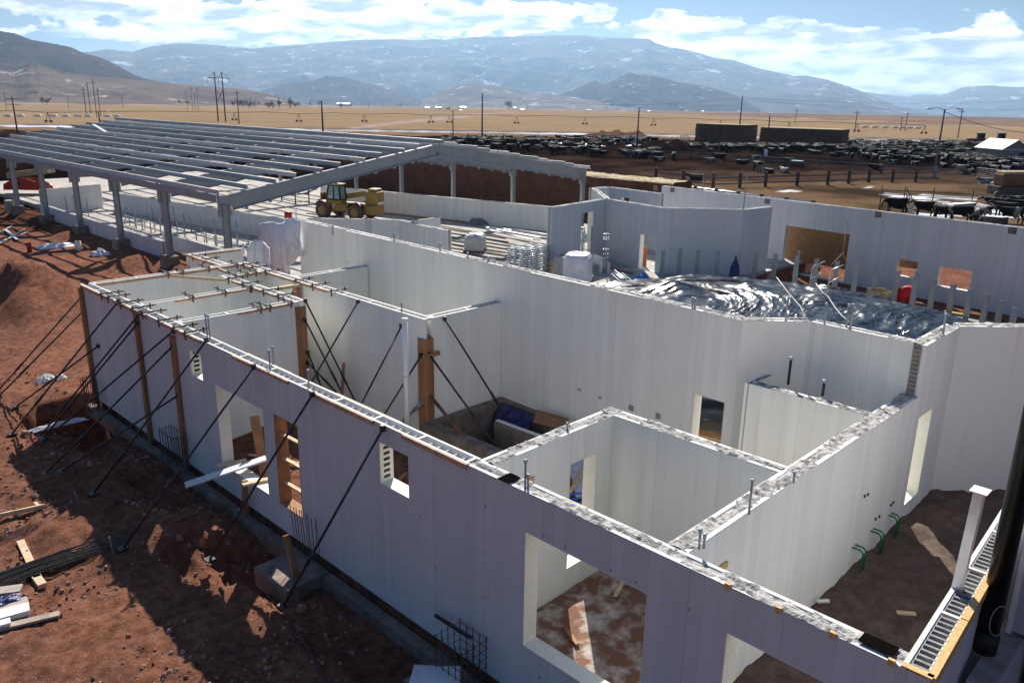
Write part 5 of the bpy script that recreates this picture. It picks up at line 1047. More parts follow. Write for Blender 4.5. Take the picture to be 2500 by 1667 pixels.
# hay bale wall behind the barn
def bales(label, x0, x1, y0, y1, z0, z1, bl=2.4, bh=.9, seed=0, along='y', parent=None, name='hay_stack'):
    mb = MB(); random.seed(seed); z = z0
    while z < z1 - .05:
        y = y0 - random.random()*.8
        while y < y1:
            j = random.uniform(-.03, .05); hh = min(bh, z1 - z) - .012 + random.uniform(-.01, .02); e = min(y + bl - .015, y1 + .2)
            if along == 'y': mb.box(x0 + j, max(y, y0 - .1), z, x1 + j, e, z + hh)
            else: mb.box(max(y, y0 - .1), x0 + j, z, e, x1 + j, z + hh)
            y += bl
        z += bh
    return tag(mb.build(name, HAYW), label, 'hay bales')
bales('long dark brown wall of stacked hay bales behind the steel barn', 48.0, 50.6, 31.8, 125, -1, 3.05, seed=4)
mb = MB(); vs = []; nn = 300
for i in range(nn + 1):
    y = 31.6 + 94*i/nn
    for j in range(8): x = 47.95 + 2.7*j/7; vs.append((x, y, 3.08 + .16*abs(fbm(x*2, y*2, 3, 4)) - (.1 if j in (0, 7) else 0)))
mb.add(vs, [(i*8 + j, (i + 1)*8 + j, (i + 1)*8 + j + 1, i*8 + j + 1) for i in range(nn) for j in range(7)]); o = mb.build('loose_straw', STRAW); tag(o, 'pale loose straw along the top of the long bale wall', 'straw'); 
fo = Fr(fA, fB2); oa, ob = fo.hit(1918, 550)[0], fo.hit(2076, 571)[0]; mb = MB()
fo.box(mb, min(oa, ob) - .4, max(oa, ob) + .5, .9, .95, -.05, 3.0); tag(mb.build('board_sheet', mat('brown_board', (.15, .085, .04), .85, col2=(.24, .14, .07), scale=5, detail=9)), 'brown board sheeting standing behind the wide opening in the far wall', 'board')
mb = MB(); oa, ob = fo.hit(2190, 631)[0], fo.hit(2222, 636)[0]; fo.box(mb, min(oa, ob) - .3, max(oa, ob), .9, .95, .6, 2.6); tag(mb.build('board_sheet', mat('brown_board_dark', (.13, .07, .035), .85, var=.3)), 'dark brown board half covering the left small window of the far wall', 'board')
for i, (px, py) in enumerate(((1350, 488), (1385, 492), (1366, 486))):
    p = lev(px, py, .6); mb = MB(); mb.tube([p - r_*.9, p + r_*.9 - f0*.4], .24, 12); tag(mb.build('blue_roll', mat('blue_roll%d' % i, (.10, .22, .34), .5, var=.2), None, True), 'rolled blue sheeting against the bale wall, %s roll' % ('left', 'right', 'rear')[i], 'roll', 'blue rolls by the bale wall')
# pipe rail with snow along the far parlour wall
g_ = thing('feed_rail', 'long pale rail on dark posts behind the far parlour wall', 'railing', (fA[0] + 3.6, fA[1], -.5))
Pa, Pb = lev(1560, 441, 2.4), lev(1985, 495, 2.4)
mb = MB(); mb.tube([Pa, Pb], .07, 8); mb.build('rail', GALVB, g_, True); mb = MB(); mb.bar(Pa - up_*.22, Pb - up_*.22, .1, .25); mb.build('board', FENCE, g_)
for k in range(9): q = Pa + (Pb - Pa)*(k/8); mb = MB(); mb.bar((q.x, q.y, -1), (q.x, q.y, q.z + .15), .22, .22); mb.build('post', FENCE, g_)
for px, py, h in ((1715, 465, 1.0), (1815, 512, 1.6), (1694+120, 505, .1)):
    p = lev(px, py, HM); mb = MB(); mb.tube([p, p + up_*h], .03, 6); tag(mb.build('conduit', GALVD), 'thin conduit above the far parlour wall near x%s' % ('' if h < .5 else ''), 'conduit') if h > 5 else tag(mb.build('conduit', GALVD), {1715: 'thin conduit rising behind the top of the far parlour wall', 1815: 'tall thin conduit on the slanting parlour wall', 1814: 'tiny conduit tip on the slanting parlour wall'}[px], 'conduit')
for px, py in ((1600, 458), (1642, 461), (1874, 487), (2145, 520), (2472, 560)):
    s_, z_ = Fr(fA, fB2).hit(px, py); frq = Fr(fA, fB2); mb = MB(); frq.box(mb, s_ - .18, s_ + .18, -.006, -.001, HM - .32, HM - .02); tag(mb.build('beam_pocket', CONCD), 'small dark beam pocket in the top edge of the far parlour wall', 'beam pocket', 'beam pockets in the far parlour wall')
bales('second brown bale wall closing off the far left behind the barn', 97.0, 99.5, 6.0, 48.0, -1, 2.6, seed=12, along='x')
# ------------------------------------------------------------------ cattle pens and yard
def gnd(px, py):
    z = -1.
    for _ in range(8): p = lev(px, py, z); z = z*.3 + .7*gz(p.x, p.y)
    return Vector((p.x, p.y, gz(p.x, p.y)))
def cow_mat(name, thr, brown=False):
    m = bpy.data.materials.new(name); m.use_nodes = True; t = m.node_tree; n = t.nodes; l = t.links; b = n['Principled BSDF']; b.inputs['Roughness'].default_value = .75; b.inputs['Specular IOR Level'].default_value = .2
    tc = n.new('ShaderNodeTexCoord'); oi = n.new('ShaderNodeObjectInfo'); no = n.new('ShaderNodeTexNoise'); no.noise_dimensions = '4D'; no.inputs['Scale'].default_value = 1.15; no.inputs['Detail'].default_value = 1.5; no.inputs['Distortion'].default_value = .6
    mu = n.new('ShaderNodeMath'); mu.operation = 'MULTIPLY'; mu.inputs[1].default_value = 50; l.new(oi.outputs['Random'], mu.inputs[0]); l.new(mu.outputs[0], no.inputs['W']); l.new(tc.outputs['Object'], no.inputs['Vector'])
    r = n.new('ShaderNodeValToRGB'); r.color_ramp.elements[0].position = thr; r.color_ramp.elements[1].position = thr + .012; r.color_ramp.elements[0].color = (.012, .011, .011, 1); r.color_ramp.elements[1].color = (.30, .285, .27, 1)
    l.new(no.outputs[0], r.inputs[0]); l.new(r.outputs[0], b.inputs['Base Color']); return m
CM = [cow_mat('cow_hide_black', .66), cow_mat('cow_hide_patched', .56), cow_mat('cow_hide_white', .45)]
def cow_mesh(pose, m):
    mb = MB(); rg = []
    dz = 0 if pose != 'lying' else -.62
    for x, wy, wz, zc in ((-.98, .10, .12, 1.22), (-.93, .23, .24, 1.17), (-.72, .30, .33, 1.08), (-.40, .33, .38, 1.02), (0, .36, .41, .98), (.35, .33, .40, 1.0), (.62, .27, .37, 1.05), (.80, .19, .27, 1.14), (.95, .13, .19, 1.22)):
        rg.append([(x, wy*math.cos(2*PI*j/12), zc + dz + wz*math.sin(2*PI*j/12)) for j in range(12)])
    hz = {'standing': (1.28, 1.34), 'grazing': (.95, .45), 'lying': (1.30, 1.36)}[pose]
    rg.append([(1.12, .10*math.cos(2*PI*j/12), (hz[0] + 1.22)/2 + .05 + dz + .15*math.sin(2*PI*j/12)) for j in range(12)])
    for (x, w_, h, q) in ((1.24, .12, .14, 0), (1.38, .10, .12, .35), (1.55, .075, .085, .8), (1.64, .06, .06, 1)):
        z = hz[0] + (hz[1] - .22 - hz[0])*q + .08
        if pose == 'grazing': x = 1.2 + (x - 1.24)*.6
        rg.append([(x, w_*math.cos(2*PI*j/12), z + dz + h*math.sin(2*PI*j/12)) for j in range(12)])
    mb.loft(rg)
    for sy in (-1, 1): mb.add([(1.26, sy*.10, hz[0] + dz + .16), (1.22, sy*.28, hz[0] + dz + .14), (1.30, sy*.14, hz[0] + dz + .20)], [(0, 1, 2)])
    if pose != 'lying':
        st_ = .10 if pose == 'standing' else .04
        for sy in (-1, 1):
            mb.tube([(.58 + st_*sy, sy*.17, .95), (.58 + st_*sy, sy*.17, .52), (.60 + st_*sy, sy*.17, .08), (.62 + st_*sy, sy*.17, 0)], .105, 7, .055)
            mb.tube([(-.72 - st_*sy, sy*.20, 1.05), (-.62 - st_*sy, sy*.20, .72), (-.84 - st_*sy, sy*.19, .42), (-.80 - st_*sy, sy*.19, 0)], .15, 7, .055)
        mb.tube([(-.20, 0, .66), (-.45, 0, .60)], .15, 8)
    else:
        for sy in (-1, 1):
            mb.tube([(.5, sy*.25, .25), (.85, sy*.32, .10), (.55, sy*.36, .06)], .09, 7, .05); mb.tube([(-.6, sy*.28, .32), (-.2, sy*.40, .14), (-.55, sy*.44, .07)], .13, 7, .05)
    mb.tube([(-.98, 0, 1.30 + dz), (-1.08, 0, 1.1 + dz), (-1.08, .02, .62 + dz*.55)], .035, 5, .03)
    me = mb.mesh('cow_body', m, True); return me
CME = {(p_, k): cow_mesh(p_, CM[k]) for p_ in ('standing', 'grazing', 'lying') for k in range(3)}
cn = ('mostly black', 'patched', 'mostly white')
def cow(px, py, pose, k, rz, where, group, s=1.0):
    p = gnd(px, py); o = bpy.data.objects.new('cow', CME[(pose, k)]); C.objects.link(o); o.location = p - up_*.02; o.rotation_euler = (0, 0, rz); s *= random.uniform(.93, 1.07); o.scale = (s, s, s)
    tag(o, '%s cow %s %s' % (cn[k], {'standing': 'standing', 'grazing': 'with its head down', 'lying': 'lying down'}[pose], where), 'cow', group)
random.seed(11)
def herd(n, x0, x1, fy0, fy1, where, group):
    c = 0
    while c < n:
        px = random.uniform(x0, x1); t_ = (px - x0)/(x1 - x0); py = fy0(t_) + (fy1(t_) - fy0(t_))*random.random()**.8
        cow(px, py, random.choices(('standing', 'grazing', 'lying'), (.62, .13, .25))[0], random.choices((0, 1, 2), (.74, .20, .06))[0], random.uniform(0, 2*PI), where, group); c += 1
herd(96, 1075, 1610, lambda t: 346 + 16*t, lambda t: 360 + 34*t, 'in the crowded herd behind the barn roof', 'cows crowded in the left pen')
herd(46, 1615, 2075, lambda t: 362 + 0*t, lambda t: 370 + 16*t, 'in the row in front of the hay stacks', 'cows in front of the hay stacks')
herd(84, 2040, 2330, lambda t: 360 + 4*t, lambda t: 392 + 20*t, 'in the herd left of the lamp pole', 'cows beside the lamp pole')
herd(40, 2050, 2440, lambda t: 352 + 0*t, lambda t: 356 + 6*t, 'in the farthest line near the red tractors', 'cows in the far line')
herd(26, 2330, 2500, lambda t: 392 + 8*t, lambda t: 425 + 8*t, 'right of the lamp pole', 'cows right of the lamp pole')
for a in ((1735, 396, 'lying', 2, 2.4, 'behind the double rail, left of a walking black cow'), (1755, 396, 'standing', 0, 2.2, 'between two pale cows behind the double rail'), (1812, 402, 'lying', 1, 2.0, 'beside a grey white one at the rail'), (1843, 400, 'standing', 2, 2.6, 'behind the double rail left of the thin pole'),
          (1848, 418, 'standing', 1, 4.2, 'facing the camera in the open pen'), (1878, 424, 'lying', 1, 1.2, 'in the open pen beside the snow streak'), (1915, 422, 'lying', 2, 1.0, 'by the fence in the open pen'), (1645, 392, 'standing', 1, 3.9, 'alone at the left end of the double rail'), (1700, 440, 'lying', 0, 2.0, 'at the dark post fence'),
          (1925, 405, 'standing', 0, 1.9, 'beside the dark trough'), (2135, 424, 'standing', 1, 2.2, 'walking in the grey lane'), (2360, 425, 'lying', 2, 2.2, 'near the rails right of the lamp pole'), (2405, 448, 'lying', 2, 2.4, 'beside the bale feeder')):
    cow(a[0], a[1], a[2], a[3], a[4], a[5], None) if False else cow(*a, 'cows scattered in the open pen')
mb = MB(); random.seed(77); CB = CME[('standing', 0)]; cvs = [v.co.copy() for v in CB.vertices]; cfs = [tuple(p.vertices) for p in CB.polygons]
for _ in range(480):
    px, py = random.choice(((random.uniform(1080, 1600), random.uniform(344, 356)), (random.uniform(1620, 2080), random.uniform(364, 372)), (random.uniform(2040, 2440), random.uniform(356, 384)), (random.uniform(2040, 2440), random.uniform(356, 364)), (random.uniform(2330, 2500), random.uniform(388, 408))))
    p = gnd(px, py); Mr = Matrix.Rotation(random.uniform(0, 6.28), 3, 'Z'); mb.add([tuple(p + Mr @ v) for v in cvs], cfs)
tag(mb.build('distant_cattle', CM[0], None, True), None, None, None, 'stuff')
nb_ = [(2185, 522, 'grazing', 0, 2.4, 'with a pale back by the blue tub'), (2255, 528, 'standing', 0, 2.3, 'big and dark in front of the long trough'), (2300, 540, 'standing', 1, 4.2, 'in the near row, first from the long trough'), (2340, 542, 'standing', 0, 2.2, 'in the near row, dark flank toward the camera'), (2380, 545, 'standing', 1, 3.7, 'in the near row with two pale rumps'), (2398, 540, 'standing', 2, 3.9, 'pale rumped in the near row'),
       (2430, 520, 'standing', 1, 2.0, 'behind the near row below the bale feeder'), (2452, 530, 'standing', 0, 1.6, 'right of the near row'), (2470, 515, 'standing', 1, 2.6, 'with a white face toward the bale feeder'), (2490, 525, 'standing', 0, 2.2, 'at the right frame edge by the trough'), (2465, 545, 'standing', 1, 2.2, 'partly behind the near dark trough'), (2415, 552, 'lying', 1, 2.2, 'low in front of the near row')]
for a in nb_: cow(*a, 'cows in the near right pen')
def fence(label, pts, zs, ps=.09, rr=.045, mrail=FENCE, mpost=FENCE, step=3.5, hp=1.5, square=True, maxp=60):
    P = [gnd(*p) for p in pts]; g_ = thing('pen_fence', label, 'fence', P[0])
    for i, z in enumerate(zs): mb = MB(); mb.tube([p + up_*z for p in P], rr, 5); mb.build('rail', mrail, g_)
    tot = sum((b2 - a).length for a, b2 in zip(P, P[1:])); step = max(step, tot/maxp)
    for a, b2 in zip(P, P[1:]):
        n_ = max(1, int((b2 - a).length/step))
        for k in range(n_): q = a + (b2 - a)*(k/n_); mb = MB(); (mb.bar(q, q + up_*hp, ps*2, ps*2) if square else mb.tube([q, q + up_*hp], ps, 6)); mb.build('post', mpost, g_)
fence('double pale pipe rail across the cattle pen', [(1580, 384), (1800, 397), (2000, 413), (2150, 425), (2330, 436)], (.75, 1.25), .05, .05, RAILG, FENCE, 4)
fence('dark post and rail fence with bluish rails nearest the far wall', [(1600, 446), (1740, 461), (1868, 456), (2020, 452), (2120, 446), (2290, 444)], (.5, 1.2), .14, .07, mat('bluish_rail', (.10, .11, .15), .7, var=.2), FENCE, 3.2, 1.75)
fence('thin wire fence beyond the crowded herd', [(1100, 339), (1400, 344), (1640, 349), (1900, 356)], (.5, 1.0, 1.4), .05, .018, FENCE, FENCE, 4, 1.5)
fence('thin rail fence in front of the farthest cows', [(2060, 364), (2300, 378), (2430, 386), (2500, 390)], (.6, 1.1), .05, .05, RAILG, FENCE, 5, 1.3)
fence('grey green pipe corral right of the far wall window', [(2145, 520), (2148, 494), (2205, 497), (2275, 500), (2370, 506), (2500, 514)], (.45, .85, 1.25), .05, .04, mat('green_grey_rail', (.10, .12, .09), .6, var=.2), mat('green_grey_post', (.09, .10, .08), .6), 3.2, 1.7, False)
fence('short corral gate section across the near right pen', [(2210, 500), (2222, 528), (2228, 548)], (.3, .6, .9, 1.2), .05, .035, mat('gate_rail', (.11, .12, .10), .6), FENCE, 2.2, 1.6, False)
fence('multi rail gate right of the lamp pole', [(2380, 432), (2500, 446)], (.3, .55, .8, 1.05, 1.3), .06, .04, RAILG, FENCE, 4, 1.5)
a, b2 = gnd(2235, 385), gnd(2505, 412); mb = MB(); mb.bar(a + up_*.3, b2 + up_*.3, 1.2, .8); tag(mb.build('feed_bunk', mat('bunk_concrete', (.22, .22, .23), .9, var=.2)), 'long grey concrete feed bunk running to the right edge', 'feed bunk')
def trough(label, px0, py0, px1, py1, h, snow=True):
    a, b2 = gnd(px0, py0), gnd(px1, py1); g_ = thing('water_trough', label, 'trough', a); mb = MB(); mb.bar(a + up_*h/2, b2 + up_*h/2, .9, h); mb.build('tank', FENCE, g_, bevel=.03)
    mb = MB(); mb.bar(a + up_*(h + .02), b2 + up_*(h + .02), .8, .03); mb.build('ice', SNOW if snow else CONCD, g_)
trough('dark trough with a pale icy top in the open pen', 1930, 406, 1958, 408, .9); trough('long dark trough with a pale rim in the near right pen', 2290, 522, 2372, 516, .8); trough('dark square trough at the bottom of the near right pen', 2405, 556, 2450, 560, .9)
p = gnd(2190, 508); mb = MB(); mb.tube([p, p + up_*.9], .42, 18); tag(mb.build('blue_tub', mat('blue_tub', (.02, .10, .40), .5), None, True), 'blue tub behind a cow in the near right pen', 'tub')
g_ = thing('bale_feeder', 'dark wheeled bale feeder loaded with pale straw bales', 'feeder', gnd(2462, 488)); q = gnd(2462, 488)
mb = MB(); mb.bar(q - r_*1.9 + up_*1.0, q + r_*1.9 + up_*1.0, 2.0, .9); mb.build('frame', FENCE, g_); mb = MB(); mb.bar(q - r_*1.5 + up_*2.1, q + r_*1.5 + up_*2.2, 1.8, 1.3); mb.build('load', HAY, g_, bevel=.15); mb = MB(); mb.bar(q - r_*1.4 + up_*2.85, q + r_*1.5 + up_*2.9, 1.7, .3); mb.build('straw_top', STRAW, g_, bevel=.1)
for s_ in (-1.6, 1.6): mb = MB(); mb.tube([q + r_*s_ - f0*1.1 + up_*.55, q + r_*s_ - f0*.8 + up_*.55], .55, 18); mb.build('wheel', TYRE, g_, True)
# manure ridges
MAN = mat('manure', (.014, .010, .008), 1., var=.4, scale=.6, coord='World', bump=.8, bscale=3, spec=0.)
def heap(label, px0, px1, py, h, wdt, seed, m=MAN):
    a, b2 = gnd(px0, py), gnd(px1, py + .012*(px1 - px0)); mb = MB(); vs = []; L_ = (b2 - a).length; d = (b2 - a)/L_; nn = Vector((-d.y, d.x, 0)); n_ = 60
    for i in range(n_ + 1):
        for j in range(13):
            s, t_ = i/n_, j/12*2 - 1; z = h*(1 - t_*t_)*math.sin(PI*min(1, max(0, s)))**.4*(.75 + .5*fbm(s*6, t_*1.3, seed, 4)); vs.append(tuple(a + d*L_*s + nn*t_*wdt - up_*.15 + up_*max(0, z)))
    mb.add(vs, [(i*13 + j, (i + 1)*13 + j, (i + 1)*13 + j + 1, i*13 + j + 1) for i in range(n_) for j in range(12)]); tag(mb.build('earth_mound', m, None, True), label, 'mound')
heap('dark manure mound behind the crowded herd at the thin pole', 1540, 1740, 368, 2.6, 7, 3); heap('low brown earth mound beyond the herd', 1420, 1600, 338, 2.6, 10, 5, mat('brown_mound', (.12, .065, .045), 1., var=.3, scale=.5, coord='World', spec=0.))
heap('dark mound below the hay stacks', 1760, 2120, 392, 1.3, 5, 7); heap('dark mound beneath the red tractors', 2330, 2470, 366, 2.0, 5, 9)
for px, py, w_ in ((1365, 350, 10), (1435, 357, 8), (1560, 357, 6), (1390, 352, 12)): 
    p = gnd(px, py); mb = MB(); rg = []
    for k in range(9): a = k/8*2 - 1; rg.append([tuple(p + r_*a*w_*.5 + f0*1.6*math.cos(t_)*math.sqrt(max(.02, 1 - a*a)) + up_*(.28*math.sin(t_)*math.sqrt(max(.02, 1 - a*a)))) for t_ in [2*PI*j/12 for j in range(12)]])
    mb.loft(rg); tag(mb.build('snow_patch', SNOW, None, True), 'flat snow patch behind the crowded herd', 'snow', 'snow patches in the pens')
# hay stacks in the yard
for (x0, x1, py, h, lb, sd) in ((1697, 1812, 347, 4.4, 'left square edged brown hay stack in the yard', 2), (1853, 2050, 358, 4.2, 'right longer brown hay stack in the yard', 5)):
    a = gnd(x0, py - 2); b2 = gnd(x1, py + (x1 - x0)*.035); d = (b2 - a); L_ = d.length; g_ = thing('hay_stack', lb, 'hay bales', a); rz = math.atan2(d.y, d.x); mb = MB(); random.seed(sd); nr = 5
    for k in range(nr):
        x = -.3*random.random()
        while x < L_: j = random.uniform(-.12, .12); e = min(x + 2.4, L_ + .2*random.random()); mb.box(x, j, k*h/nr, e - .05, 7 + j, (k + 1)*h/nr - .06); x += 2.45
    o = mb.build('bales', HAY); o.parent = g_; g_.rotation_euler = (0, 0, rz)
    mb = MB(); mb.box(0, .2, h - .05, L_, 6.8, h + .06); o = mb.build('straw_top', STRAW); o.parent = g_
# white panel fences near the herd
for px, lb in ((1514, 'left'), (1542, 'right'), (1660, 'separate white')):
    a = gnd(px, 352 if px < 1600 else 350); d = r_*1.9; g_ = thing('white_gate', '%s white slatted gate beyond the herd' % lb, 'gate', a)
    for k in range(5): mb = MB(); mb.bar(a + up_*(.5 + k*.32), a + d + up_*(.5 + k*.32), .05, .12); mb.build('slat', WHITE, g_)
    for s_ in (0, .5, 1): mb = MB(); mb.bar(a + d*s_, a + d*s_ + up_*1.95, .1, .1); mb.build('upright', WHITE, g_)
# shed and tractors
p = gnd(2441, 398); g_ = local_thing('shed', 'small grey shed with a white snowy roof at the right edge', 'shed', p, math.atan2(r_.y, r_.x) + .10); SH = mat('shed_siding', (.34, .27, .24), .85, var=.15)
mb = MB(); Wd, Dp, Hw = 6.5, 9.0, 3.0
mb.add([(0, 0, 0), (Wd, 0, 0), (Wd, Dp, 0), (0, Dp, 0), (0, 0, Hw), (Wd, 0, Hw), (Wd, Dp, Hw), (0, Dp, Hw), (Wd/2, 0, Hw + 1.9), (Wd/2, Dp, Hw + 1.9)], [(0, 1, 5, 8, 4), (1, 2, 6, 5), (2, 3, 7, 9, 6), (3, 0, 4, 7)]); lpart(mb, 'walls', SH, g_)
for s_ in (0, 1):
    x0 = -.3 if s_ == 0 else Wd + .3; mb = MB(); z0 = Hw - .18; mb.add([(x0, -.4, z0), (Wd/2, -.4, Hw + 1.95), (Wd/2, Dp + .4, Hw + 1.95), (x0, Dp + .4, z0), (x0, -.4, z0 + .12), (Wd/2, -.4, Hw + 2.07), (Wd/2, Dp + .4, Hw + 2.07), (x0, Dp + .4, z0 + .12)], [(3, 2, 1, 0), (4, 5, 6, 7), (0, 1, 5, 4), (1, 2, 6, 5), (2, 3, 7, 6), (3, 0, 4, 7)]); lpart(mb, 'roof_side', SNOW, g_)
mb = MB(); mb.box(-.1, -.06, Hw - .2, Wd + .1, -.01, Hw - .02); lpart(mb, 'trim', WHITE, g_); mb = MB(); mb.box(4.2, -.05, .2, 5.9, -.01, 2.3); lpart(mb, 'doorway', BLACK, g_)
g_ .scale = (.8, .8, .8)
for px, lb in ((2398, 'left'), (2448, 'right')):
    p = gnd(px - 12, 357); g_ = local_thing('tractor', '%s of two red tractors standing beyond the far line of cows' % lb, 'tractor', p, math.atan2(-r_.y, -r_.x)); TR = mat('tractor_red', (.20, .02, .015), .5)
    mb = MB(); mb.box(0.2, -.5, .9, 2.8, .5, 1.9); lpart(mb, 'hood', TR, g_, bevel=.1); mb = MB(); mb.box(-1.3, -.8, 1.2, .3, .8, 2.0); lpart(mb, 'platform', TR, g_)
    mb = MB(); mb.box(-1.2, -.7, 2.0, .2, .7, 3.2); lpart(mb, 'cab', BLACK, g_, bevel=.05); mb = MB(); mb.box(-1.35, -.85, 3.2, .4, .85, 3.4); lpart(mb, 'cab_roof', WHITE, g_)
    for x, y, r in ((-.8, 1, .95), (-.8, -1, .95), (2.1, .9, .6), (2.1, -.9, .6)): mb = MB(); mb.disc((x, y, r), r, .5, 20, 'y'); lpart(mb, 'wheel', TYRE, g_)
# ------------------------------------------------------------------ poles and wires
def place(px, py, zb=None): return gnd(px, py) if zb is None else lev(px, py, zb)
def top_h(p, px, py): a, b2, c_ = view_ray(px, py); d = math.hypot(p.x, p.y); return HC + c_*d/math.hypot(a, b2) - p.z
def arm(mb, p, w_, z, d=None): d = d or r_; mb.bar(p - d*w_/2 + up_*z, p + d*w_/2 + up_*z, .12, .14)
for i, (bx_, by_, tx, ty, r, arms, lamp, lb) in enumerate(((43, 326, 31, 235, .20, 2, 0, 'leftmost wooden utility pole with two crossarms'), (584, 303, 577, 220, .20, 1, 0, 'utility pole right of the two legged pylon'), (1177, 336, 1178, 227, .22, 0, 0, 'tall bare pole in the middle distance right of the barn roof'), (1554, 374, 1558, 264, .17, 0, 0, 'bare pole at the right end of the crowded herd'),
        (1802, 349, 1811, 235, .20, 0, 0, 'tall pole standing in front of the left hay stack'), (1868, 396, 1880, 283, .15, 0, 0, 'thin pole with a white base at the double rail'), (789, 330, 785, 247, .26, 0, 1, 'lamp pole rising behind the ridge of the barn'), (1106, 336, 1105, 270, .16, 0, 2, 'lamp pole just left of the tall bare pole'), (245, 310, 241, 272, .26, 0, 2, 'short double lamp pole behind the left part of the barn roof'), (2279, 436, 2303, 267, .17, 0, 2, 'grey double armed lamp pole standing in the cattle pens'))):
    p = gnd(bx_, by_); h = top_h(p, tx, ty); g_ = thing('lamp_pole' if lamp else 'utility_pole', lb, 'pole', p); mb = MB(); mb.tube([p - up_*.3, p + up_*h], r, 8, r*.65); mb.build('pole', BARK if by_ < 400 else mat('grey_pole', (.22, .19, .18), .8), g_, True)
    for k in range(arms): mb = MB(); arm(mb, p, 3.2 if i == 0 else 2.2, h*(.92 - .14*k)); mb.build('crossarm', BARK, g_)
    if arms: mb = MB(); [mb.tube([p + r_*s_ + up_*h*.92, p + r_*s_ + up_*(h*.92 + .3)], .05, 6) for s_ in (-1, 1)]; mb.build('insulators', WHITE, g_)
    if lamp:
        for s_ in ((-1, 1) if lamp == 2 else (-1,)):
            L_ = 1.7 if r < .2 else 2.2; q = p + up_*(h - .1); e = q + r_*s_*L_ + up_*.25; mb = MB(); mb.tube([q, q + r_*s_*L_*.5 + up_*.28, e], .04, 6); mb.build('arm', RAILG, g_, True); mb = MB(); mb.bar(e - r_*s_*.1 - up_*.03, e + r_*s_*.75 - up_*.12, .34, .18); mb.build('lamp_head', GALVB, g_, bevel=.04)
    if bx_ == 1868: mb = MB(); mb.tube([p, p + up_*2.1], .22, 10); mb.build('white_base', GALVB, g_, True)
    if bx_ == 2279: mb = MB(); mb.box(p.x - .25, p.y - .25, p.z, p.x + .15, p.y + .1, p.z + 1.6); mb.build('meter_box', RAILG, g_)
    if bx_ == 2279: LP = p + up_*(h - .3)
    if bx_ == 1177: WP0 = p + up_*(h - .6)
    if bx_ == 1554: WP1 = p + up_*(h - .4)
    if bx_ == 1802: WP2 = p + up_*(h - .4)
g_ = thing('power_pylon', 'two legged wooden power pylon with cross braces above the barn roof', 'pylon', gnd(542, 297)); pa, pb = gnd(533, 297), gnd(551, 298)
ha, hb = top_h(pa, 523, 176), top_h(pb, 541, 177)
for q, h in ((pa, ha), (pb, hb)): mb = MB(); mb.tube([q, q + up_*h], .28, 8, .2); mb.build('leg', BARK, g_, True)
mb = MB(); mb.bar(pa + up_*ha*.88 - r_*2.6, pb + up_*hb*.88 + r_*2.6, .2, .25); mb.build('crossarm', BARK, g_)
for (z0, z1) in ((.38, .66), (.66, .38)): mb = MB(); mb.tube([pa + up_*ha*z0, pb + up_*hb*z1], .10, 6); mb.build('cross_brace', BARK, g_)
for (q, s_) in ((pa, -1), (pb, 1)):
    mb = MB(); mb.tube([q + up_*ha*.99, q + r_*s_*2.5 + up_*ha*.88], .07, 5); mb.build('arm_brace', BARK, g_); mb = MB(); mb.tube([q + up_*ha*.99, (pa + pb)/2 + up_*ha*.88], .07, 5); mb.build('arm_brace', BARK, g_)
for s_ in (-2.4, 0, 2.4): q = (pa + pb)/2 + up_*ha*.87 + r_*s_*1.8; mb = MB(); mb.tube([q, q - up_*1.5], .10, 6); mb.build('insulator', PIPE, g_)
def wire(label, a, b2, sag, r): 
    pts = [a + (b2 - a)*(k/24) - up_*sag*4*(k/24)*(1 - k/24) for k in range(25)]; mb = MB(); mb.tube(pts, r, 4); tag(mb.build('wire', PIPE if r < .035 else GALVB), label, 'wire')
wire('pale sagging cable from the lamp pole to the right edge', LP, LP + r_*22 - f0*4 - up_*1.2, 2.0, .045)
wa, wb, wc = far(-60, 214, 600), far(1810, 251, 420), far(2560, 244, 300)
wire('thin overhead wire crossing above the hay stacks to the right', WP2, wc, 1.2, .022); wire('thin overhead wire between the middle pole and the hay stack pole', WP0, WP2, 2.0, .018); wire('second overhead wire just above it on the right', WP2 - up_*.5, wc - up_*2.6, 1.2, .018)
# small distant poles
for i, (px, py, h) in enumerate(((212, 285, 13), (223, 285, 15), (237, 286, 16), (246, 283, 13), (471, 268, 20), (458, 268, 17), (485, 268, 20), (478, 269, 15), (612, 262, 14), (625, 262, 12), (1941, 300, 9), (2338, 336, 9), (2198, 318, 6), (2086, 322, 8), (2210, 318, 8), (300, 262, 12), (16, 266, 12), (168, 262, 12), (900, 262, 11), (935, 263, 11))):
    p = gnd(px, py + 2); mb = MB(); d = math.hypot(p.x, p.y); mb.tube([p, p + up_*h], max(.16, d*.00022), 5); arm(mb, p, 2.5, h*.9); tag(mb.build('distant_pole', BARK), 'small distant utility pole, %s' % ('in the cluster above the left barn roof' if px < 260 else 'in the far group left of the pylon' if px < 500 else 'in the fields right of the pylon' if px < 1000 else 'in the fields at the right'), 'pole', 'distant utility poles')
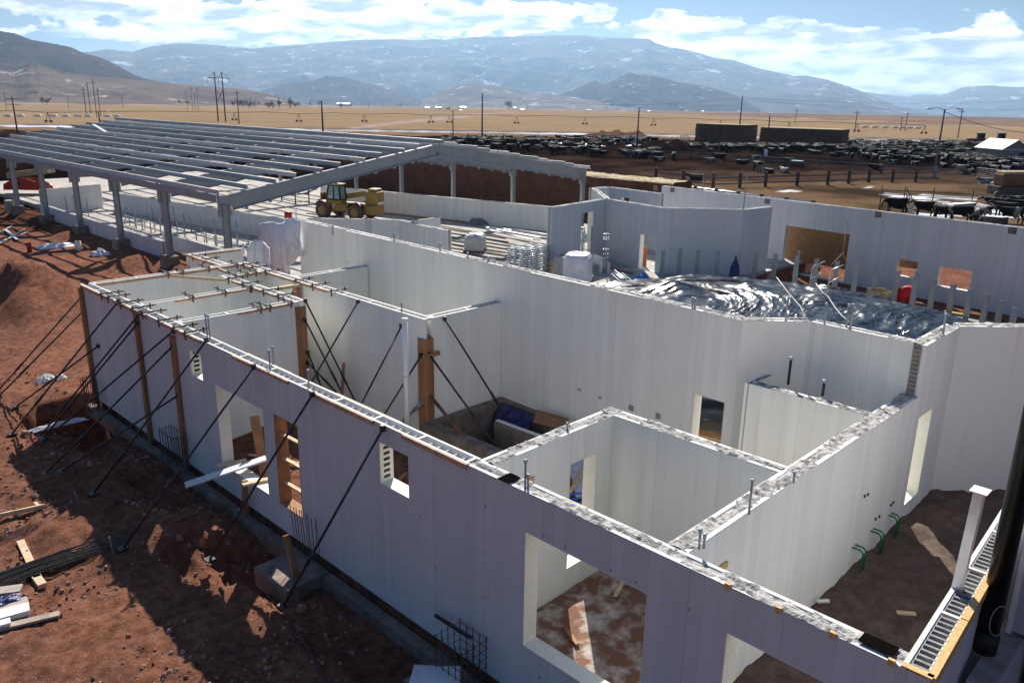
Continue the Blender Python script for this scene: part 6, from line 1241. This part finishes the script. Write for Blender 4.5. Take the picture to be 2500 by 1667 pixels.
# pivot irrigation
tw = [(-20, 296), (119, 300), (573, 295), (730, 299), (890, 299), (1052, 301), (1097, 301), (1261, 303), (1428, 305), (1595, 308), (1758, 313), (1925, 319), (2091, 323), (2255, 328)]
g_ = thing('pivot_irrigator', 'long wheeled pivot irrigation line crossing the golden field', 'irrigation line', gnd(*tw[4])); tops = []
for px, py in tw:
    p = gnd(px, py); h = 3.2; tops.append(p + up_*h); mb = MB()
    for s_ in (-1.2, 1.2): mb.bar(p + f0*0 + r_*s_*.6 + up_*.4, p + up_*h, .14, .14)
    mb.bar(p - r_*.9 + up_*.5, p + r_*.9 + up_*.5, .18, .2); mb.build('tower', FENCE, g_)
    for s_ in (-1.1, 1.1): mb = MB(); mb.tube([p + r_*s_*.8 - f0*.15 + up_*.5, p + r_*s_*.8 + f0*.15 + up_*.5], .42, 12); mb.build('wheel', TYRE, g_)
mb = MB()
for a, b2 in zip(tops, tops[1:]): mb.tube([a, (a + b2)/2 + up_*.5, b2], .09, 5)
mb.build('pipe', FENCE, g_)
# far farmsteads and trees
HM_ = []
def house_mesh(w_, d_, h, mw, mr_):
    mb = MB(); mb.add([(0, 0, 0), (w_, 0, 0), (w_, d_, 0), (0, d_, 0), (0, 0, h), (w_, 0, h), (w_, d_, h), (0, d_, h), (0, d_/2, h*1.55), (w_, d_/2, h*1.55)], [(0, 1, 5, 4), (2, 3, 7, 6), (1, 2, 6, 9, 5), (3, 0, 4, 8, 7)]); a = mb.mesh('walls', mw)
    mb = MB(); mb.add([(-.3, -.4, h - .1), (w_ + .3, -.4, h - .1), (w_ + .3, d_/2, h*1.58), (-.3, d_/2, h*1.58), (w_ + .3, d_ + .4, h - .1), (-.3, d_ + .4, h - .1)], [(0, 1, 2, 3), (3, 2, 4, 5)]); b2 = mb.mesh('roof', mr_); return a, b2
hw1 = mat('white_siding', (.60, .60, .60), .7); hr1 = mat('metal_roof', (.75, .77, .80), .35, .5); hr2 = mat('dark_roof', (.12, .11, .12), .7)
HMS = [house_mesh(14, 10, 4, hw1, hr1), house_mesh(30, 14, 5, hw1, hr1), house_mesh(12, 9, 4, mat('brown_siding', (.22, .16, .13), .8), hr2), house_mesh(22, 12, 4, mat('grey_siding', (.35, .36, .38), .8), hr1)]
random.seed(5)
def farmhouse(px, py, k, s, where):
    p = gnd(px, py); a, b2 = HMS[k]; g_ = thing('farm_building', '%s farm building %s' % (('small white', 'long white', 'small brown', 'grey metal roofed')[k], where), 'building', p, 'far farm buildings'); g_.scale = (s, s, s); g_.rotation_euler = (0, 0, math.atan2(r_.y, r_.x) + random.uniform(-.5, .5))
    for q, nme in ((a, 'walls'), (b2, 'roof')): o = bpy.data.objects.new(nme, q); C.objects.link(o); o.parent = g_
farmhouse(822, 258, 1, 1.6, 'shining left of the middle of the plain')
for i in range(62):
    px = random.choice((random.uniform(1020, 1160), random.uniform(1020, 2450), random.uniform(1300, 2100), random.uniform(560, 2450))); py = 252.5 + .0135*(px - 1000) + random.random()**2*13
    farmhouse(px, py, random.randrange(4), random.uniform(.4, .85), 'in the valley ' + ('below the mountain foot' if px < 1200 else 'in the town strip by the lone tree' if px < 1900 else 'toward the right edge'))
TRK = mat('tree_bark', (.10, .08, .065), .9); LEAF = mat('bare_twigs', (.13, .095, .08), .95, var=.4, scale=.6); LEAFD = mat('dark_conifer', (.035, .04, .035), .95, var=.4, scale=.6)
def tree_mesh(h, w_, seed, m, n_=420):
    random.seed(seed); mb = MB(); mb.tube([(0, 0, 0), (.1, 0, h*.3), (0, .1, h*.55)], h*.035, 6, h*.018)
    for k in range(9): a = random.uniform(0, 2*PI); mb.tube([(0, 0, h*random.uniform(.22, .5)), (math.cos(a)*w_*.25, math.sin(a)*w_*.25, h*.6), (math.cos(a)*w_*.42, math.sin(a)*w_*.42, h*random.uniform(.7, .95))], h*.012, 4, h*.004)
    tk = mb.mesh('trunk', TRK); mb = MB()
    cl = [(random.gauss(0, w_*.24), random.gauss(0, w_*.24), h*random.uniform(.42, .9)) for _ in range(16)]
    for _ in range(n_):
        c = random.choice(cl); p = Vector((c[0] + random.gauss(0, w_*.085), c[1] + random.gauss(0, w_*.085), c[2] + random.gauss(0, h*.07))); a = Vector((random.gauss(0, 1), random.gauss(0, 1), random.gauss(0, 1))).normalized()*h*.04; b2 = Vector((random.gauss(0, 1), random.gauss(0, 1), random.gauss(0, 1))).normalized()*h*.022
        mb.add([p - a, p + b2, p + a, p - b2], [(0, 1, 2, 3)])
    return tk, mb.mesh('crown', m)
TM = [tree_mesh(10, 11, 1, LEAF, 900), tree_mesh(9, 7, 2, LEAF), tree_mesh(8, 9, 3, LEAFD), tree_mesh(11, 5, 4, LEAFD)]
random.seed(9)
def tree(px, py, k, s, label, group='far trees on the plain'):
    p = gnd(px, py); g_ = thing('bare_tree', label, 'tree', p, group); g_.scale = (s, s, s); g_.rotation_euler = (0, 0, random.uniform(0, 6))
    for q, nme in zip(TM[k], ('trunk', 'crown')): o = bpy.data.objects.new(nme, q); C.objects.link(o); o.parent = g_
p = gnd(1241, 267); tree(1241, 267, 0, top_h(p, 1241, 247)/10.0, 'large lone bare tree at the far edge of the golden field', None)
for i in range(120):
    px = random.choice((random.uniform(560, 730), random.uniform(1150, 2480), random.uniform(1300, 1900), random.uniform(100, 2480))); py = 252.0 + .0135*(px - 1000) + random.random()**2*12 + (7 if px < 1000 else 0)
    tree(px, py, random.randrange(4), random.uniform(.8, 1.6), 'small dark tree in the %s tree line across the plain' % ('left' if px < 1000 else 'middle' if px < 1800 else 'right'))
for i, px in enumerate((2110, 2135, 2160, 2185, 2202, 2220, 2240, 92, 130, 160, 190, 215, 20, 50, 262, 285)):
    p = gnd(px, (300 + .018*(px - 1250)) if px > 1000 else 289); mb = MB(); mb.tube([p - r_*1.4 + up_*1.0, p + r_*1.4 + up_*1.0], .55, 10); tag(mb.build('round_bale', WHITE, None, True), 'white wrapped bale in the %s field row' % ('right' if px > 1000 else 'left'), 'bale', 'white bales in the fields')
# ------------------------------------------------------------------ air
mb = MB(); mb.box(-9500, -3500, -420, 26500, 26500, 1180)
hz = bpy.data.materials.new('air'); hz.use_nodes = True; t = hz.node_tree; t.nodes.clear(); pv = t.nodes.new('ShaderNodeVolumePrincipled'); pv.inputs['Density'].default_value = HAZE = 4.8e-5; pv.inputs['Color'].default_value = (.42, .68, 1, 1); pv.inputs['Anisotropy'].default_value = .5
oo = t.nodes.new('ShaderNodeOutputMaterial'); t.links.new(pv.outputs[0], oo.inputs['Volume'])
tag(mb.build('haze', hz), None, None, None, 'stuff')
sc.cycles.volume_bounces = 0; sc.cycles.diffuse_bounces = 6

# offcuts and scraps on the room floors
random.seed(31)
for i, (x, y, z, L_, lb) in enumerate(((9.3, 5.6, .03, .7, 'near room floor, close to the sill'), (10.2, 7.3, .03, .45, 'near room floor, by the far corner'), (8.7, 6.9, .03, .5, 'near room floor, beside the side wall'), (9.4, 16.2, -.2, 1.6, 'dirt inside the wide doorway'), (9.8, 13.6, -.2, 1.2, 'dirt beyond the timber framed doorway'), (8.9, 10.6, -.2, .9, 'dirt inside the square window'), (10.8, 2.7, .36, .35, 'dark sand by the cross wall'), (12.9, 3.2, .42, .3, 'dark sand near the middle'))):
    a = random.uniform(0, 3); plank('small timber offcut on the ' + lb, (x, y, z), (x + L_*math.cos(a), y + L_*math.sin(a), z + .01), .07, .035, WOODL if i % 2 else WOOD, 'timber_offcut', 'offcut')
# form ties and plastic nail strips showing as small marks on the outer wall
mb = MB()
for y in [1.95 + .4*k for k in range(1, 57)]:
    for z in (.1, .9, 1.7, 2.5):
        if any(o[0] - .05 < y < o[1] + .05 and o[2] - .05 < z < o[3] + .05 for o in ((17.43, 18.05, 2.04, 2.69), (14.69, 16.85, .15, 2.14), (13.34, 14.26, .12, 2.17), (9.8, 10.63, 1.91, 2.72), (4.95, 7.12, .47, 2.43), (2.57, 3.84, .35, 2.46))): continue
        if noise.noise(Vector((y*3, z*3, 1))) > .18: mb.box(FX - .0035, y - .012, z - .02, FX - .0005, y + .012, z + .02)
o = mb.build('tie_mark', mat('tie_mark', (.30, .27, .27), .8, var=.3)); o.parent = front; o.matrix_parent_inverse = Matrix.Translation(-front.location); o['kind'] = 'stuff'
